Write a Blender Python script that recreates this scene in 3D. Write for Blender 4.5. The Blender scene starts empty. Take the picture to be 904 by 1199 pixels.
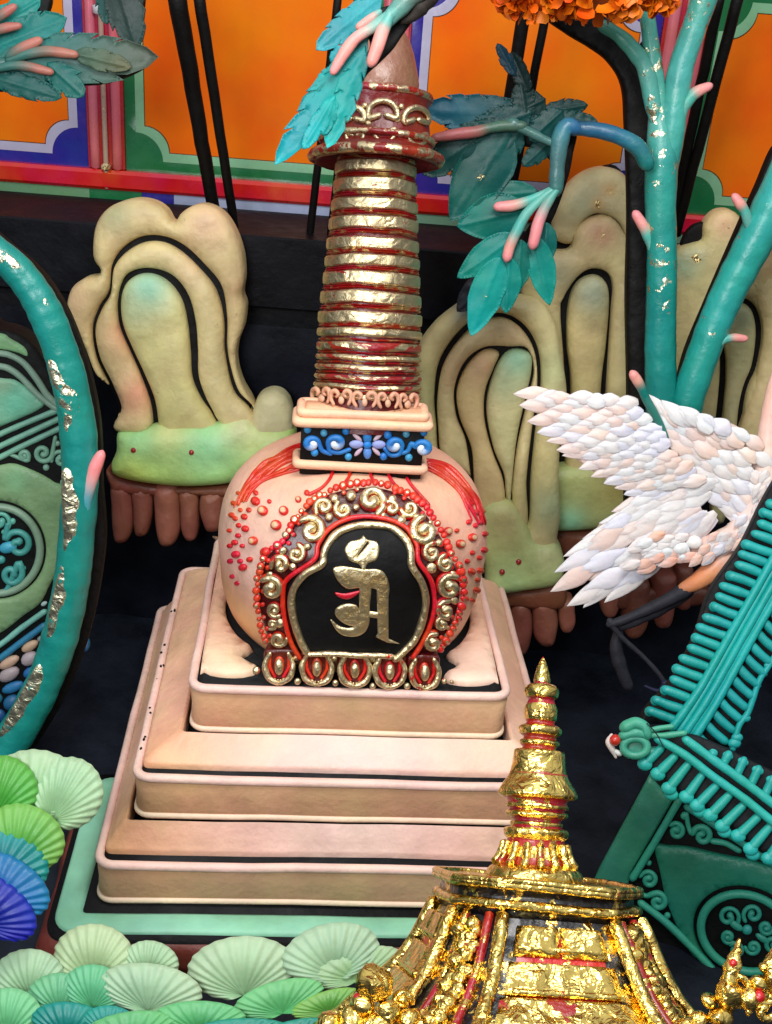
import bpy, math, random
import numpy as np
from mathutils import Vector, noise
from mathutils.geometry import delaunay_2d_cdt
random.seed(7); rng = np.random.default_rng(7)
R = math.radians
scene = bpy.context.scene
COLL = scene.collection

# ------------------------------------------------------------------ camera
F, PITCH, ROLL, CX, CY = 1341.3, R(26.1), R(4.43), 452.0, 599.5
cp, sp_, cr, sr = math.cos(PITCH), math.sin(PITCH), math.cos(ROLL), math.sin(ROLL)
FWD = np.array([0, cp, -sp_]); RT0 = np.array([1., 0, 0]); UP0 = np.array([0, sp_, cp])
RT = cr*RT0 + sr*UP0; UP = cr*UP0 - sr*RT0
cam_d = bpy.data.cameras.new('camera'); cam = bpy.data.objects.new('camera', cam_d); COLL.objects.link(cam)
from mathutils import Matrix
m = Matrix.Identity(4)
for i in range(3):
    m[i][0] = RT[i]; m[i][1] = UP[i]; m[i][2] = -FWD[i]
cam.matrix_world = m
cam_d.sensor_fit = 'VERTICAL'; cam_d.angle_y = 2*math.atan(599.5/F)
cam_d.clip_start = .05; cam_d.clip_end = 200
scene.camera = cam

def ray(px, py):
    px = np.atleast_1d(np.asarray(px, float)); py = np.atleast_1d(np.asarray(py, float))
    return FWD[None] + ((px-CX)/F)[:, None]*RT[None] - ((py-CY)/F)[:, None]*UP[None]

class Pl:      # a plane in the scene on which reliefs are modelled
    def __init__(s, P0, n=(0, -1, 0)):
        s.P0 = np.array(P0, float); s.n = np.array(n, float); s.n /= np.linalg.norm(s.n)
    def __call__(s, px, py, h=0):
        d = ray(px, py); t = (s.P0 @ s.n)/(d @ s.n)
        P = d*t[:, None]
        return P + s.n[None]*(np.asarray(h, float)*t/F)[:, None] if np.ndim(h) else P + s.n[None]*(h*t/F)[:, None]
    def shift(s, h):
        q = Pl(s.P0 + s.n*h, s.n); return q
def PY(Y, n=(0, -1, 0)): return Pl((0, Y, 0), n)
def PAT(px, py, Y, n):   # plane through the point seen at px,py at depth Y
    d = ray(px, py)[0]; return Pl(d*(Y/d[1]), n)
class Imp:     # relief on a curved surface F(P)=0 (negative inside)
    def __init__(s, f, t0, t1, n=160): s.f, s.t0, s.t1, s.k = f, t0, t1, n
    def __call__(s, px, py, h=0):
        d = ray(px, py); N = len(d)
        ts = np.linspace(s.t0, s.t1, s.k); lo = np.full(N, s.t1*.5+s.t0*.5); hi = lo.copy(); done = np.zeros(N, bool)
        prev = s.f(d*ts[0])
        best = np.full(N, 1e9); s.last = done
        for a, b in zip(ts[:-1], ts[1:]):
            v = s.f(d*b)
            hit = (~done) & (v <= 0)
            lo[hit] = a; hi[hit] = b; done |= hit; s.last = done
            nb = (~done) & (v < best)
            lo[nb] = b; hi[nb] = b; best[nb] = v[nb]
        for _ in range(24):
            mdl = (lo+hi)/2; v = s.f(d*mdl[:, None]); ins = v <= 0
            hi = np.where(ins, mdl, hi); lo = np.where(ins, lo, mdl)
        t = hi; P = d*t[:, None]; e = 1e-3
        n = np.stack([s.f(P+np.array(v)*e)-s.f(P-np.array(v)*e) for v in ((1, 0, 0), (0, 1, 0), (0, 0, 1))], 1)
        n /= np.linalg.norm(n, axis=1)[:, None]+1e-12
        return P + n*(np.broadcast_to(np.asarray(h, float), t.shape)*t/F)[:, None]

# ------------------------------------------------------------------ colour
def lin(c):
    if isinstance(c, str):
        c = c.lstrip('#'); a = 1.0
        v = [int(c[i:i+2], 16)/255 for i in (0, 2, 4)]
    else: return tuple(c)
    return tuple((x/12.92 if x <= .04045 else ((x+.055)/1.055)**2.4) for x in v)+(0.0,)
def g(c, a):  # colour with a share of gold leaf
    return lin(c)[:3]+(a,)
def mix(a, b, t):
    a = lin(a); b = lin(b); return tuple(a[i]*(1-t)+b[i]*t for i in range(4))

# ------------------------------------------------------------------ materials
def nodes(name):
    mt = bpy.data.materials.new(name); mt.use_nodes = True; nt = mt.node_tree; nt.nodes.clear()
    return mt, nt, (lambda ty, **k: _mk(nt, ty, k)), nt.links.new
def _mk(nt, ty, k):
    n = nt.nodes.new(ty)
    for a, b in k.items():
        if a.startswith('i_'):
            n.inputs[a[2:].replace('_', ' ')].default_value = b
        else: setattr(n, a, b)
    return n
def dough(name, rough=.42, sss=.12, bump=.12, bscale=22, coat=0., gold=(.80, .60, .27), grough=.34, gscale=11, gbump=.55, mott=.22, mscale=2.5, stretch=None, speck=0., spec=.5, tint=None, sth=.66, gdet=7.):
    mt, nt, N, L = nodes(name)
    out = N('ShaderNodeOutputMaterial'); at = N('ShaderNodeAttribute', attribute_name='Col')
    tc = N('ShaderNodeTexCoord'); vec = tc.outputs['Object']
    if stretch:
        mp = N('ShaderNodeMapping'); mp.inputs['Scale'].default_value = stretch; L(vec, mp.inputs['Vector']); vec2 = mp.outputs['Vector']
    else: vec2 = vec
    n1 = N('ShaderNodeTexNoise', i_Scale=mscale, i_Detail=5., i_Roughness=.6); L(vec, n1.inputs['Vector'])
    r1 = N('ShaderNodeMapRange'); r1.inputs[1].default_value = .3; r1.inputs[2].default_value = .7; r1.inputs[3].default_value = 1-mott; r1.inputs[4].default_value = 1+mott*.6
    L(n1.outputs['Fac'], r1.inputs[0])
    mul = N('ShaderNodeVectorMath', operation='SCALE'); L(at.outputs['Color'], mul.inputs[0]); L(r1.outputs[0], mul.inputs['Scale'])
    col = mul.outputs[0]
    n4 = N('ShaderNodeTexNoise', i_Scale=mscale*.7, i_Detail=2.); L(vec, n4.inputs['Vector'])
    hs = N('ShaderNodeHueSaturation'); L(col, hs.inputs['Color'])
    r4 = N('ShaderNodeMapRange'); r4.inputs[1].default_value = .3; r4.inputs[2].default_value = .7; r4.inputs[3].default_value = .488; r4.inputs[4].default_value = .512
    L(n4.outputs['Fac'], r4.inputs[0]); L(r4.outputs[0], hs.inputs['Hue'])
    col = hs.outputs['Color']
    if tint:
        tm = N('ShaderNodeVectorMath', operation='MULTIPLY'); L(col, tm.inputs[0]); tm.inputs[1].default_value = tint; col = tm.outputs[0]
    if speck:
        n5 = N('ShaderNodeTexNoise', i_Scale=9., i_Detail=6., i_Roughness=.7); L(vec, n5.inputs['Vector'])
        r5 = N('ShaderNodeMapRange'); r5.inputs[1].default_value = sth; r5.inputs[2].default_value = sth+.06; r5.inputs[3].default_value = 0; r5.inputs[4].default_value = speck
        L(n5.outputs['Fac'], r5.inputs[0])
        mx = N('ShaderNodeMix', data_type='RGBA'); L(r5.outputs[0], mx.inputs[0]); L(col, mx.inputs[6]); mx.inputs[7].default_value = (.05, .035, .025, 1); col = mx.outputs[2]
    n2 = N('ShaderNodeTexNoise', i_Scale=bscale, i_Detail=5., i_Roughness=.55); L(vec, n2.inputs['Vector'])
    n2b = N('ShaderNodeTexNoise', i_Scale=bscale*.22, i_Detail=2.); L(vec, n2b.inputs['Vector'])
    ad = N('ShaderNodeMath', operation='MULTIPLY_ADD'); L(n2b.outputs['Fac'], ad.inputs[0]); ad.inputs[1].default_value = 2.2; L(n2.outputs['Fac'], ad.inputs[2])
    bp = N('ShaderNodeBump', i_Strength=bump, i_Distance=.05); L(ad.outputs[0], bp.inputs['Height'])
    p = N('ShaderNodeBsdfPrincipled'); L(col, p.inputs['Base Color']); L(bp.outputs[0], p.inputs['Normal'])
    rr = N('ShaderNodeMapRange'); rr.inputs[1].default_value = .3; rr.inputs[2].default_value = .7; rr.inputs[3].default_value = rough-.1; rr.inputs[4].default_value = rough+.12
    L(n1.outputs['Fac'], rr.inputs[0]); L(rr.outputs[0], p.inputs['Roughness'])
    p.inputs['Subsurface Weight'].default_value = sss; p.inputs['Subsurface Radius'].default_value = (.12, .06, .04); p.inputs['Subsurface Scale'].default_value = .6
    p.inputs['Specular IOR Level'].default_value = spec; p.inputs['Coat Weight'].default_value = coat; p.inputs['Coat Roughness'].default_value = .15
    # gold leaf
    n3 = N('ShaderNodeTexNoise', i_Scale=gscale, i_Detail=6., i_Roughness=.62, i_Distortion=.3); L(vec2, n3.inputs['Vector'])
    a1 = N('ShaderNodeMath', operation='ADD'); L(n3.outputs['Fac'], a1.inputs[0]); L(at.outputs['Alpha'], a1.inputs[1])
    st = N('ShaderNodeMapRange'); st.inputs[1].default_value = .985; st.inputs[2].default_value = 1.015
    L(a1.outputs[0], st.inputs[0])
    gp = N('ShaderNodeBsdfPrincipled'); gp.inputs['Metallic'].default_value = 1.0; gp.inputs['Roughness'].default_value = grough
    gc = N('ShaderNodeMix', data_type='RGBA'); L(n1.outputs['Fac'], gc.inputs[0])
    gc.inputs[6].default_value = tuple(x*.8 for x in gold)+(1,); gc.inputs[7].default_value = tuple(min(1, x*1.12) for x in gold)+(1,); L(gc.outputs[2], gp.inputs['Base Color'])
    v = N('ShaderNodeTexVoronoi', i_Scale=gscale*1.3); v.feature = 'F1'; L(vec, v.inputs['Vector'])
    n6 = N('ShaderNodeTexNoise', i_Scale=gscale*1.6, i_Detail=gdet, i_Roughness=.5, i_Distortion=.8); L(vec, n6.inputs['Vector'])
    a6 = N('ShaderNodeMath', operation='MULTIPLY_ADD'); L(v.outputs['Distance'], a6.inputs[0]); a6.inputs[1].default_value = .5; L(n6.outputs['Fac'], a6.inputs[2])
    gb = N('ShaderNodeBump', i_Strength=gbump, i_Distance=.06); L(a6.outputs[0], gb.inputs['Height']); L(gb.outputs[0], gp.inputs['Normal'])
    mx = N('ShaderNodeMixShader'); L(st.outputs[0], mx.inputs[0]); L(p.outputs[0], mx.inputs[1]); L(gp.outputs[0], mx.inputs[2])
    L(mx.outputs[0], out.inputs['Surface'])
    return mt
M_dough = dough('butter_dough', .5, .15, .18, mott=.14, speck=.4, sth=.735)
M_rock = dough('painted_rock_dough', .5, .12, .22, 16, mott=.2, gscale=14, speck=.45, tint=(1.2, 1.2, 1.04))
M_teal = dough('teal_paint', .38, .08, .2, 14, coat=.08, gscale=8, grough=.34, gbump=.5, gold=(1., .88, .6), mott=.2)
M_leaf = dough('leaf_wax', .45, .06, .1, 18, coat=.0, spec=.3, gscale=16, gold=(.8, .62, .3), mott=.25)
M_wax = dough('shell_wax', .47, .2, .12, 16, coat=.0, mott=.16)
M_feather = dough('feather_wax', .42, .25, .12, 20, mott=.08)
M_gilt = dough('pale_gilding_on_red', .35, .03, .3, 20, coat=.25, gold=(.80, .66, .40), grough=.42, gscale=10, gbump=.3, mott=.2)
M_ring = dough('gilded_band', .35, .03, .3, 20, coat=.2, gold=(.74, .59, .34), grough=.4, gscale=6, gbump=.4, stretch=(.8, .8, 3.2), mott=.2)
M_gold = dough('bright_gold_leaf', .3, .02, .4, 18, coat=.4, gold=(.92, .64, .17), grough=.17, gscale=6, gbump=.62, gdet=3.5, mott=.25)
M_red = dough('red_wax', .3, .08, .2, 18, coat=.4, gscale=12, mott=.15)
M_black = dough('black_paint', .6, 0, .2, 12, mott=.3, spec=.22)
M_cloth = dough('dark_backing', .55, 0, .35, 5, mott=.6, mscale=1.6, spec=.2)
M_wall = dough('wall_paint', .7, 0, .05, 10, mott=.1, mscale=1.2, spec=.15)
M_gloss = dough('gloss_enamel', .25, 0, .05, 10, coat=.4, mott=.08)

# ------------------------------------------------------------------ mesh building
def nrm(v):
    v = np.asarray(v, float); return v/(np.linalg.norm(v)+1e-12)
def cat(pts, ds, closed=False):
    """Catmull-Rom resampled polyline (any dimension)"""
    P = np.array(pts, float); n = len(P); out = []
    rngk = range(n if closed else n-1)
    for i in rngk:
        if closed: p0, p1, p2, p3 = P[(i-1) % n], P[i], P[(i+1) % n], P[(i+2) % n]
        else: p0, p1, p2, p3 = P[max(i-1, 0)], P[i], P[i+1], P[min(i+2, n-1)]
        k = max(1, int(round(np.linalg.norm((p2-p1)[:2])/ds)))
        for j in range(k):
            t = j/k
            out.append(.5*((2*p1)+(-p0+p2)*t+(2*p0-5*p1+4*p2-p3)*t*t+(-p0+3*p1-3*p2+p3)*t**3))
    if not closed: out.append(P[-1])
    return np.array(out)
def lpoly(pts, ds):
    P = np.array(pts, float); out = []
    for i in range(len(P)):
        a, b = P[i], P[(i+1) % len(P)]; k = max(1, int(round(np.linalg.norm(b-a)/ds)))
        for j in range(k): out.append(a+(b-a)*j/k)
    return np.array(out)
def inside(poly, q):
    x, y = q[:, 0], q[:, 1]; c = np.zeros(len(q), bool); n = len(poly)
    for i in range(n):
        x1, y1 = poly[i]; x2, y2 = poly[(i+1) % n]
        if y1 == y2: continue
        k = ((y1 > y) != (y2 > y)) & (x < (x2-x1)*(y-y1)/(y2-y1)+x1)
        c ^= k
    return c
def segdist(poly, q, closed=True):
    n = len(poly); best = np.full(len(q), 1e9)
    for i in range(n if closed else n-1):
        a = poly[i]; b = poly[(i+1) % n]; ab = b-a; l = ab@ab+1e-12
        t = np.clip(((q-a)@ab)/l, 0, 1); d = np.linalg.norm(q-a-t[:, None]*ab, axis=1)
        best = np.minimum(best, d)
    return best
def area(P): return .5*np.sum(P[:, 0]*np.roll(P[:, 1], -1)-np.roll(P[:, 0], -1)*P[:, 1])

class MB:
    def __init__(s): s.v = []; s.f = []; s.c = []; s.n = 0
    def add(s, V, Fc, col):
        V = np.asarray(V, float); s.v.append(V)
        s.f += [tuple(i+s.n for i in f) for f in Fc]
        c = np.asarray(col if not isinstance(col, str) else lin(col), float)
        if c.ndim == 1: c = np.tile(c, (len(V), 1))
        s.c.append(c); s.n += len(V)
    def build(s, name, mat, parent=None, sharp=None, tagd=None):
        V = np.concatenate(s.v); C = np.concatenate(s.c)
        if XF is not None: V = XF(V)
        if parent is not None:
            o = np.array(ORIG[parent.name]); V = V-o
            org = o
        else:
            org = (V.min(0)+V.max(0))/2; org[2] = V[:, 2].min(); V = V-org
        me = bpy.data.meshes.new(name); me.from_pydata(V.tolist(), [], s.f)
        at = me.color_attributes.new('Col', 'FLOAT_COLOR', 'POINT'); at.data.foreach_set('color', C.astype(np.float32).ravel())
        me.polygons.foreach_set('use_smooth', [True]*len(me.polygons))
        if sharp: me.set_sharp_from_angle(angle=R(sharp))
        me.materials.append(mat); me.update()
        ob = bpy.data.objects.new(name, me); COLL.objects.link(ob)
        if parent is not None: ob.parent = parent
        else: ob.location = org
        ORIG[ob.name] = tuple(org)
        return ob
    # --- shapes
    def pillow(s, outline, M, col, Rr=8, H=8, holes=(), skirt=8, ds=None, step=None, smooth=True, blobs=(), wob=.5, extra=None, base=0., hblobs=None):
        sc = max(np.ptp(np.array(outline)[:, 0]), np.ptp(np.array(outline)[:, 1]))
        ds = ds or max(1.2, min(5, sc/40)); step = step or max(1.8, min(9, sc/22))
        O = cat(outline, ds, True) if smooth else lpoly(outline, ds)
        if area(O) < 0: O = O[::-1]
        HL = []
        for h in holes:
            hh = cat(h, ds, True) if smooth else lpoly(h, ds)
            if area(hh) < 0: hh = hh[::-1]
            HL.append(hh)
        loops = [O]+HL
        bnd = np.concatenate(loops); nb = len(bnd)
        def dist(q):
            d = segdist(O, q)
            for h in HL: d = np.minimum(d, segdist(h, q))
            return d
        cand = []
        for li, lp in enumerate(loops):
            tg = np.roll(lp, -1, 0)-np.roll(lp, 1, 0); tg /= np.linalg.norm(tg, axis=1)[:, None]+1e-9
            nn = np.stack([-tg[:, 1], tg[:, 0]], 1)*(1 if li == 0 else -1)
            for k in (.12, .35, .7):
                q = lp+nn*(Rr*k)
                if k > .3: q = q[::2]
                ok = inside(O, q)
                for h in HL: ok &= ~inside(h, q)
                q = q[ok]
                if len(q): q = q[dist(q) > Rr*k*.85]; cand.append(q)
        lo, hi = O.min(0), O.max(0)
        xs = np.arange(lo[0]+step*.5, hi[0], step); ys = np.arange(lo[1]+step*.5, hi[1], step*.87)
        G = np.array([(x+(step*.5 if j % 2 else 0), y) for j, y in enumerate(ys) for x in xs]).reshape(-1, 2)
        if len(G):
            G = G+rng.normal(0, step*.08, G.shape); ok = inside(O, G)
            for h in HL: ok &= ~inside(h, G)
            G = G[ok]
            if len(G): G = G[dist(G) > max(Rr*.9, step*.5)]; cand.append(G)
        pts = np.concatenate([bnd]+[c for c in cand if len(c)])
        edges = []; k = 0
        for lp in loops:
            m_ = len(lp); edges += [(k+i, k+(i+1) % m_) for i in range(m_)]; k += m_
        r = delaunay_2d_cdt([Vector(p) for p in pts], edges, [], 0, 1e-6)
        V2 = np.array([tuple(v) for v in r[0]]); T = np.array([tuple(t) for t in r[2]])
        cen = V2[T].mean(1); ok = inside(O, cen)
        for h in HL: ok &= ~inside(h, cen)
        T = T[ok]
        d = dist(V2); isb = d < 1e-3
        x = np.clip(1-d/Rr, 0, 1); h = H*np.sqrt(np.clip(1-x*x, 0, 1))
        if extra is not None: h = h+extra(V2, d)*np.clip(d/(Rr+1e-6), 0, 1)
        if wob: h = h+np.array([noise.noise(Vector((p[0]*.045+3, p[1]*.045, base*.3))) for p in V2])*wob*np.clip(d/(Rr*.6+1e-6), 0, 1)*2
        top = M(V2[:, 0], V2[:, 1], h+base)
        cc = np.tile(np.array(lin(col), float), (len(V2), 1))
        for (bx, by, br, bc, *bs) in blobs:
            w = np.exp(-(((V2[:, 0]-bx)**2+(V2[:, 1]-by)**2)/(br*br)))*(bs[0] if bs else 1)
            cc = cc*(1-w[:, None])+np.array(lin(bc))*w[:, None]
        # orientation
        faces = [tuple(t) for t in T]
        a, b, c_ = top[T[0][0]], top[T[0][1]], top[T[0][2]]
        if np.dot(np.cross(b-a, c_-a), -a) < 0: faces = [f[::-1] for f in faces]
        # skirt
        idx = {}
        for f in faces:
            for i in range(3):
                e = (f[i], f[(i+1) % 3]); idx[e] = 1
        be = [e for e in idx if (e[1], e[0]) not in idx]
        bv = sorted({i for e in be for i in e}); mp = {v: len(V2)+i for i, v in enumerate(bv)}
        bot = M(V2[bv, 0], V2[bv, 1], np.full(len(bv), base-skirt))
        faces += [(e[1], e[0], mp[e[0]], mp[e[1]]) for e in be]
        s.add(np.concatenate([top, bot]), faces, np.concatenate([cc, cc[bv]]))
        return s
    def wtube(s, P, rad, col, seg=10, closed=False, caps=True, flat=1., up=None):
        P = np.asarray(P, float); n = len(P); rad = np.broadcast_to(np.asarray(rad, float), (n,))
        T = np.gradient(P, axis=0) if not closed else np.roll(P, -1, 0)-np.roll(P, 1, 0)
        T = T/(np.linalg.norm(T, axis=1)[:, None]+1e-12)
        u = np.array(up if up is not None else (0, -1, .3), float)
        if abs(np.dot(nrm(u), T[0])) > .95: u = np.array([1., 0, 0])
        V = []; u = nrm(u-T[0]*(u@T[0]))
        ang = np.linspace(0, 2*math.pi, seg, endpoint=False)
        for i in range(n):
            if up is not None: u = nrm(np.array(up, float)-T[i]*(np.array(up, float)@T[i]))
            else: u = nrm(u-T[i]*(u@T[i]))
            w = np.cross(T[i], u)
            V.append(P[i][None]+rad[i]*(np.cos(ang)[:, None]*u*flat+np.sin(ang)[:, None]*w))
        V = np.concatenate(V); Fc = []
        for i in range(n if closed else n-1):
            j = (i+1) % n
            for k in range(seg):
                k2 = (k+1) % seg
                Fc.append((i*seg+k, i*seg+k2, j*seg+k2, j*seg+k))
        c = np.asarray(col if not isinstance(col, str) else lin(col), float)
        if c.ndim == 2: c = np.repeat(c, seg, 0)
        if caps and not closed:
            ex = [P[0]-T[0]*rad[0]*.6, P[-1]+T[-1]*rad[-1]*.6]; b = len(V); V = np.concatenate([V, ex])
            # rounded caps
            for k in range(seg):
                k2 = (k+1) % seg
                Fc.append((k2, k, b)); Fc.append(((n-1)*seg+k, (n-1)*seg+k2, b+1))
            if c.ndim == 2: c = np.concatenate([c, [c[0], c[-1]]])
        s.add(V, Fc, c); return s
    def rtube(s, pts, rad, M, col, h=None, ds=3., seg=10, closed=False, flat=1., lift=.6, rnd=True, jit=0.):
        """tube along px points; rad in px (number or list); lies on M, lifted by lift*rad; optional per-point h"""
        P = np.array(pts, float); n0 = len(P)
        rr = np.broadcast_to(np.asarray(rad, float), (n0,)); hh = np.zeros(n0) if h is None else np.broadcast_to(np.asarray(h, float), (n0,))
        c = np.asarray(col if not isinstance(col, str) else lin(col), float)
        ca = np.tile(c, (n0, 1)) if c.ndim == 1 else c
        Q = cat(np.concatenate([P[:, :2], rr[:, None], hh[:, None], ca], 1), ds, closed)
        r = np.clip(Q[:, 2], .2, None); H = Q[:, 3]
        if rnd and not closed and len(Q) > 3:
            # rounded ends
            def ends(Q0, Q1, r0):
                d = nrm((Q0-Q1)[:2]); out = []
                for a in (.5, .8, .97):
                    q = Q0.copy(); q[:2] = Q0[:2]+d*r0*a; q[2] = r0*math.sqrt(1-a*a); out.append(q)
                return out
            A = ends(Q[0], Q[1], r[0])[::-1]; B = ends(Q[-1], Q[-2], r[-1])
            Q = np.concatenate([A, Q, B]); r = np.clip(Q[:, 2], .1, None); H = Q[:, 3]
        W = M(Q[:, 0], Q[:, 1], H+lift*np.maximum(r, 0)*flat)
        dep = (W@FWD)/F; rw = r*dep
        if jit: rw = rw*(1+jit*np.array([noise.noise(Vector((q[0]*.08, q[1]*.08, 1.7))) for q in Q]))
        Wn = M(Q[len(Q)//2:len(Q)//2+1, 0], Q[len(Q)//2:len(Q)//2+1, 1], H[len(Q)//2]+10.)-M(Q[len(Q)//2:len(Q)//2+1, 0], Q[len(Q)//2:len(Q)//2+1, 1], H[len(Q)//2])
        s.wtube(W, rw, Q[:, 4:8], seg, closed, up=nrm(Wn[0]), flat=flat); return s
    def bead(s, px, py, r, M, col, ry=None, rot=0., flat=.75, h=0., tip=None, lift=.2):
        """rounded seed: axes r,ry in px in the surface, flat*r high"""
        ry = ry or r; nu, nv = 12, 7; V2 = []; hh = []; c = []
        ca, sa = math.cos(rot), math.sin(rot)
        base = lin(col); tp = lin(tip) if tip is not None else base
        for i in range(nv):
            ph = -.5*math.pi*.5+(math.pi*.75)*i/(nv-1)   # from below the rim to the pole
            for k in range(nu):
                a = 2*math.pi*k/nu; x = r*math.cos(ph)*math.cos(a); y = ry*math.cos(ph)*math.sin(a)
                V2.append((px+x*ca-y*sa, py+x*sa+y*ca)); hh.append(h+min(r, ry)*flat*math.sin(ph)+lift*r)
                t = i/(nv-1); c.append(base if t < .72 else tp)
        V2 = np.array(V2); W = M(V2[:, 0], V2[:, 1], np.array(hh)); Fc = []
        for i in range(nv-1):
            for k in range(nu):
                k2 = (k+1) % nu; Fc.append((i*nu+k, (i+1)*nu+k, (i+1)*nu+k2, i*nu+k2))
        a, b, d = W[Fc[len(Fc)//2][0]], W[Fc[len(Fc)//2][1]], W[Fc[len(Fc)//2][2]]
        cen = W.mean(0)
        if np.dot(np.cross(b-a, d-a), (a+b+d)/3-cen) < 0: Fc = [f[::-1] for f in Fc]
        s.add(W, Fc, np.array(c)); return s
    def spiral(s, cx, cy, r, M, col, tube, turns=1.3, a0=0., d=1, tail=None, h=0., flat=1., taper=.75, lift=.6):
        n = 16; pts = []; rr = []
        if tail is not None:
            for q in tail: pts.append(q); rr.append(tube*.8)
        for i in range(n):
            t = i/(n-1); rad = r*(1-.80*t); a = a0+d*turns*2*math.pi*t
            pts.append((cx+rad*math.cos(a), cy+rad*math.sin(a))); rr.append(tube*(1-(1-taper)*(1-t)) if tail is None else tube)
        s.rtube(pts, rr, M, col, h=h, ds=max(1.2, tube*.5), seg=8, flat=flat, lift=lift)
        q = pts[-1]; s.bead(q[0], q[1], tube*1.25, M, col, h=h, flat=.9)
        return s
    def lathe(s, prof, cx, cy, col, seg=64, ang=(0, 2*math.pi), wob=0., lean=(0, 0)):
        V = []; n = len(prof); Cc = []
        for i, (r, z, *c) in enumerate(prof):
            for k in range(seg):
                a = 2*math.pi*k/seg
                rr = r*(1+wob*noise.noise(Vector((math.cos(a)*2, math.sin(a)*2, z*3))))
                V.append((cx+lean[0]*z+rr*math.cos(a), cy+lean[1]*z+rr*math.sin(a), z+(wob*.6*noise.noise(Vector((math.cos(a)*1.5+7, math.sin(a)*1.5, z))) if wob else 0)))
                Cc.append(lin(c[0]) if c else lin(col))
        Fc = [(i*seg+k, i*seg+(k+1) % seg, (i+1)*seg+(k+1) % seg, (i+1)*seg+k) for i in range(n-1) for k in range(seg)]
        up = prof[-1][1] >= prof[0][1]
        if not up: Fc = [f[::-1] for f in Fc]
        s.add(V, Fc, np.array(Cc)); return s
    def loft(s, loops, col, cap0=True, cap1=True, wrap=True):
        n = len(loops[0]); V = np.concatenate(loops); Fc = []
        for i in range(len(loops)-1):
            for k in range(n if wrap else n-1):
                k2 = (k+1) % n; Fc.append((i*n+k, i*n+k2, (i+1)*n+k2, (i+1)*n+k))
        if cap0: Fc.append(tuple(range(n))[::-1])
        if cap1: Fc.append(tuple((len(loops)-1)*n+k for k in range(n)))
        s.add(V, Fc, col); return s
    def box(s, lo, hi, col, bev=0.):
        x0, y0, z0 = lo; x1, y1, z1 = hi; b = bev
        def lp(i, z): return np.array([(x0+i, y0+i, z), (x1-i, y0+i, z), (x1-i, y1-i, z), (x0+i, y1-i, z)])
        s.loft([lp(b, z0), lp(0, z0+b), lp(0, z1-b), lp(b, z1)] if b else [lp(0, z0), lp(0, z1)], col); return s

ORIG = {}
XF = None
def thing(name, label, cat_, loc, group=None):
    o = bpy.data.objects.new(name, None); COLL.objects.link(o); o.location = loc; ORIG[o.name] = tuple(loc)
    o.empty_display_size = .2
    return tag(o, label, cat_, group)
def tag(o, label, cat_, group=None):
    o['label'] = label; o['category'] = cat_
    if group: o['group'] = group
    return o
def struct(o): o['kind'] = 'structure'; return o
def Zf(x0, y0, s): return lambda pts: [(x0+p[0]/s, y0+p[1]/s)+tuple(p[2:]) for p in pts]
zA = Zf(0, 0, 2.511); zC = Zf(560, 0, 2.6076); zD = Zf(0, 220, 2.511); zF = Zf(240, 440, 2.511); zG = Zf(480, 340, 2.7267)
zH = Zf(590, 430, 2.879); zN = Zf(290, 540, 3.348); zP = Zf(340, 400, 5.022); zQ = Zf(500, 100, 3.995); zR = Zf(0, 0, 4.52)
zS = Zf(300, 0, 3.767); zT = Zf(0, 380, 4.608); zU = Zf(0, 620, 4.283); zW = Zf(690, 780, 3.748); zX = Zf(730, 580, 3.747)
zI = Zf(640, 980, 3.424); zJ = Zf(360, 980, 3.013)
def at(px, py, Y):
    d = ray(px, py)[0]; return d*(Y/d[1])
FLOOR = -8.25

# ================================================================== SETTING
fl = MB(); n = 40
xs = np.linspace(-9, 9, n); ys = np.linspace(1.5, 14.6, n)
V = []
for j, y in enumerate(ys):
    for i, x in enumerate(xs):
        q = noise.noise(Vector((x*.9, y*.9, 3.1)))*.07+noise.noise(Vector((x*2.3+y, y*1.1, 8.1)))*.04
        V.append((x, y, FLOOR+q))
fl.add(V, [(j*n+i, j*n+i+1, (j+1)*n+i+1, (j+1)*n+i) for j in range(n-1) for i in range(n-1)], '#171c26')
struct(fl.build('floor', M_cloth))

# dark board behind the figures
ZB = at(452, 288, 13.0)[2]
bd = thing('backboard', 'dark navy wooden board standing behind the butter figures', 'board', (0, 13.6, FLOOR))
b = MB(); z1 = at(452, 372, 13.0)[2]; z2 = at(452, 392, 13.0)[2]
b.box((-8, 13.0, z1), (8, 14.38, ZB), '#0d0e15', .02); b.build('upper_panel', M_cloth, bd, 30)
b = MB(); b.box((-8, 13.12, FLOOR-.1), (8, 14.3, z1+.05), '#0b0c10'); b.build('recess', M_black, bd, 30)
b = MB(); V = []; nx, nz = 60, 30
for j in range(nz):
    for i in range(nx):
        x = -8+16*i/(nx-1); z = (FLOOR-.1)+(z2-FLOOR+.1)*j/(nz-1)
        V.append((x, 13.03+.05*noise.noise(Vector((x*1.1, z*.8, 0)))+.03*noise.noise(Vector((x*3, z*1.5, 5))), z))
b.add(V, [(j*nx+i, j*nx+i+1, (j+1)*nx+i+1, (j+1)*nx+i) for j in range(nz-1) for i in range(nx-1)], '#10141e'); b.build('lower_panel', M_cloth, bd)

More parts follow.
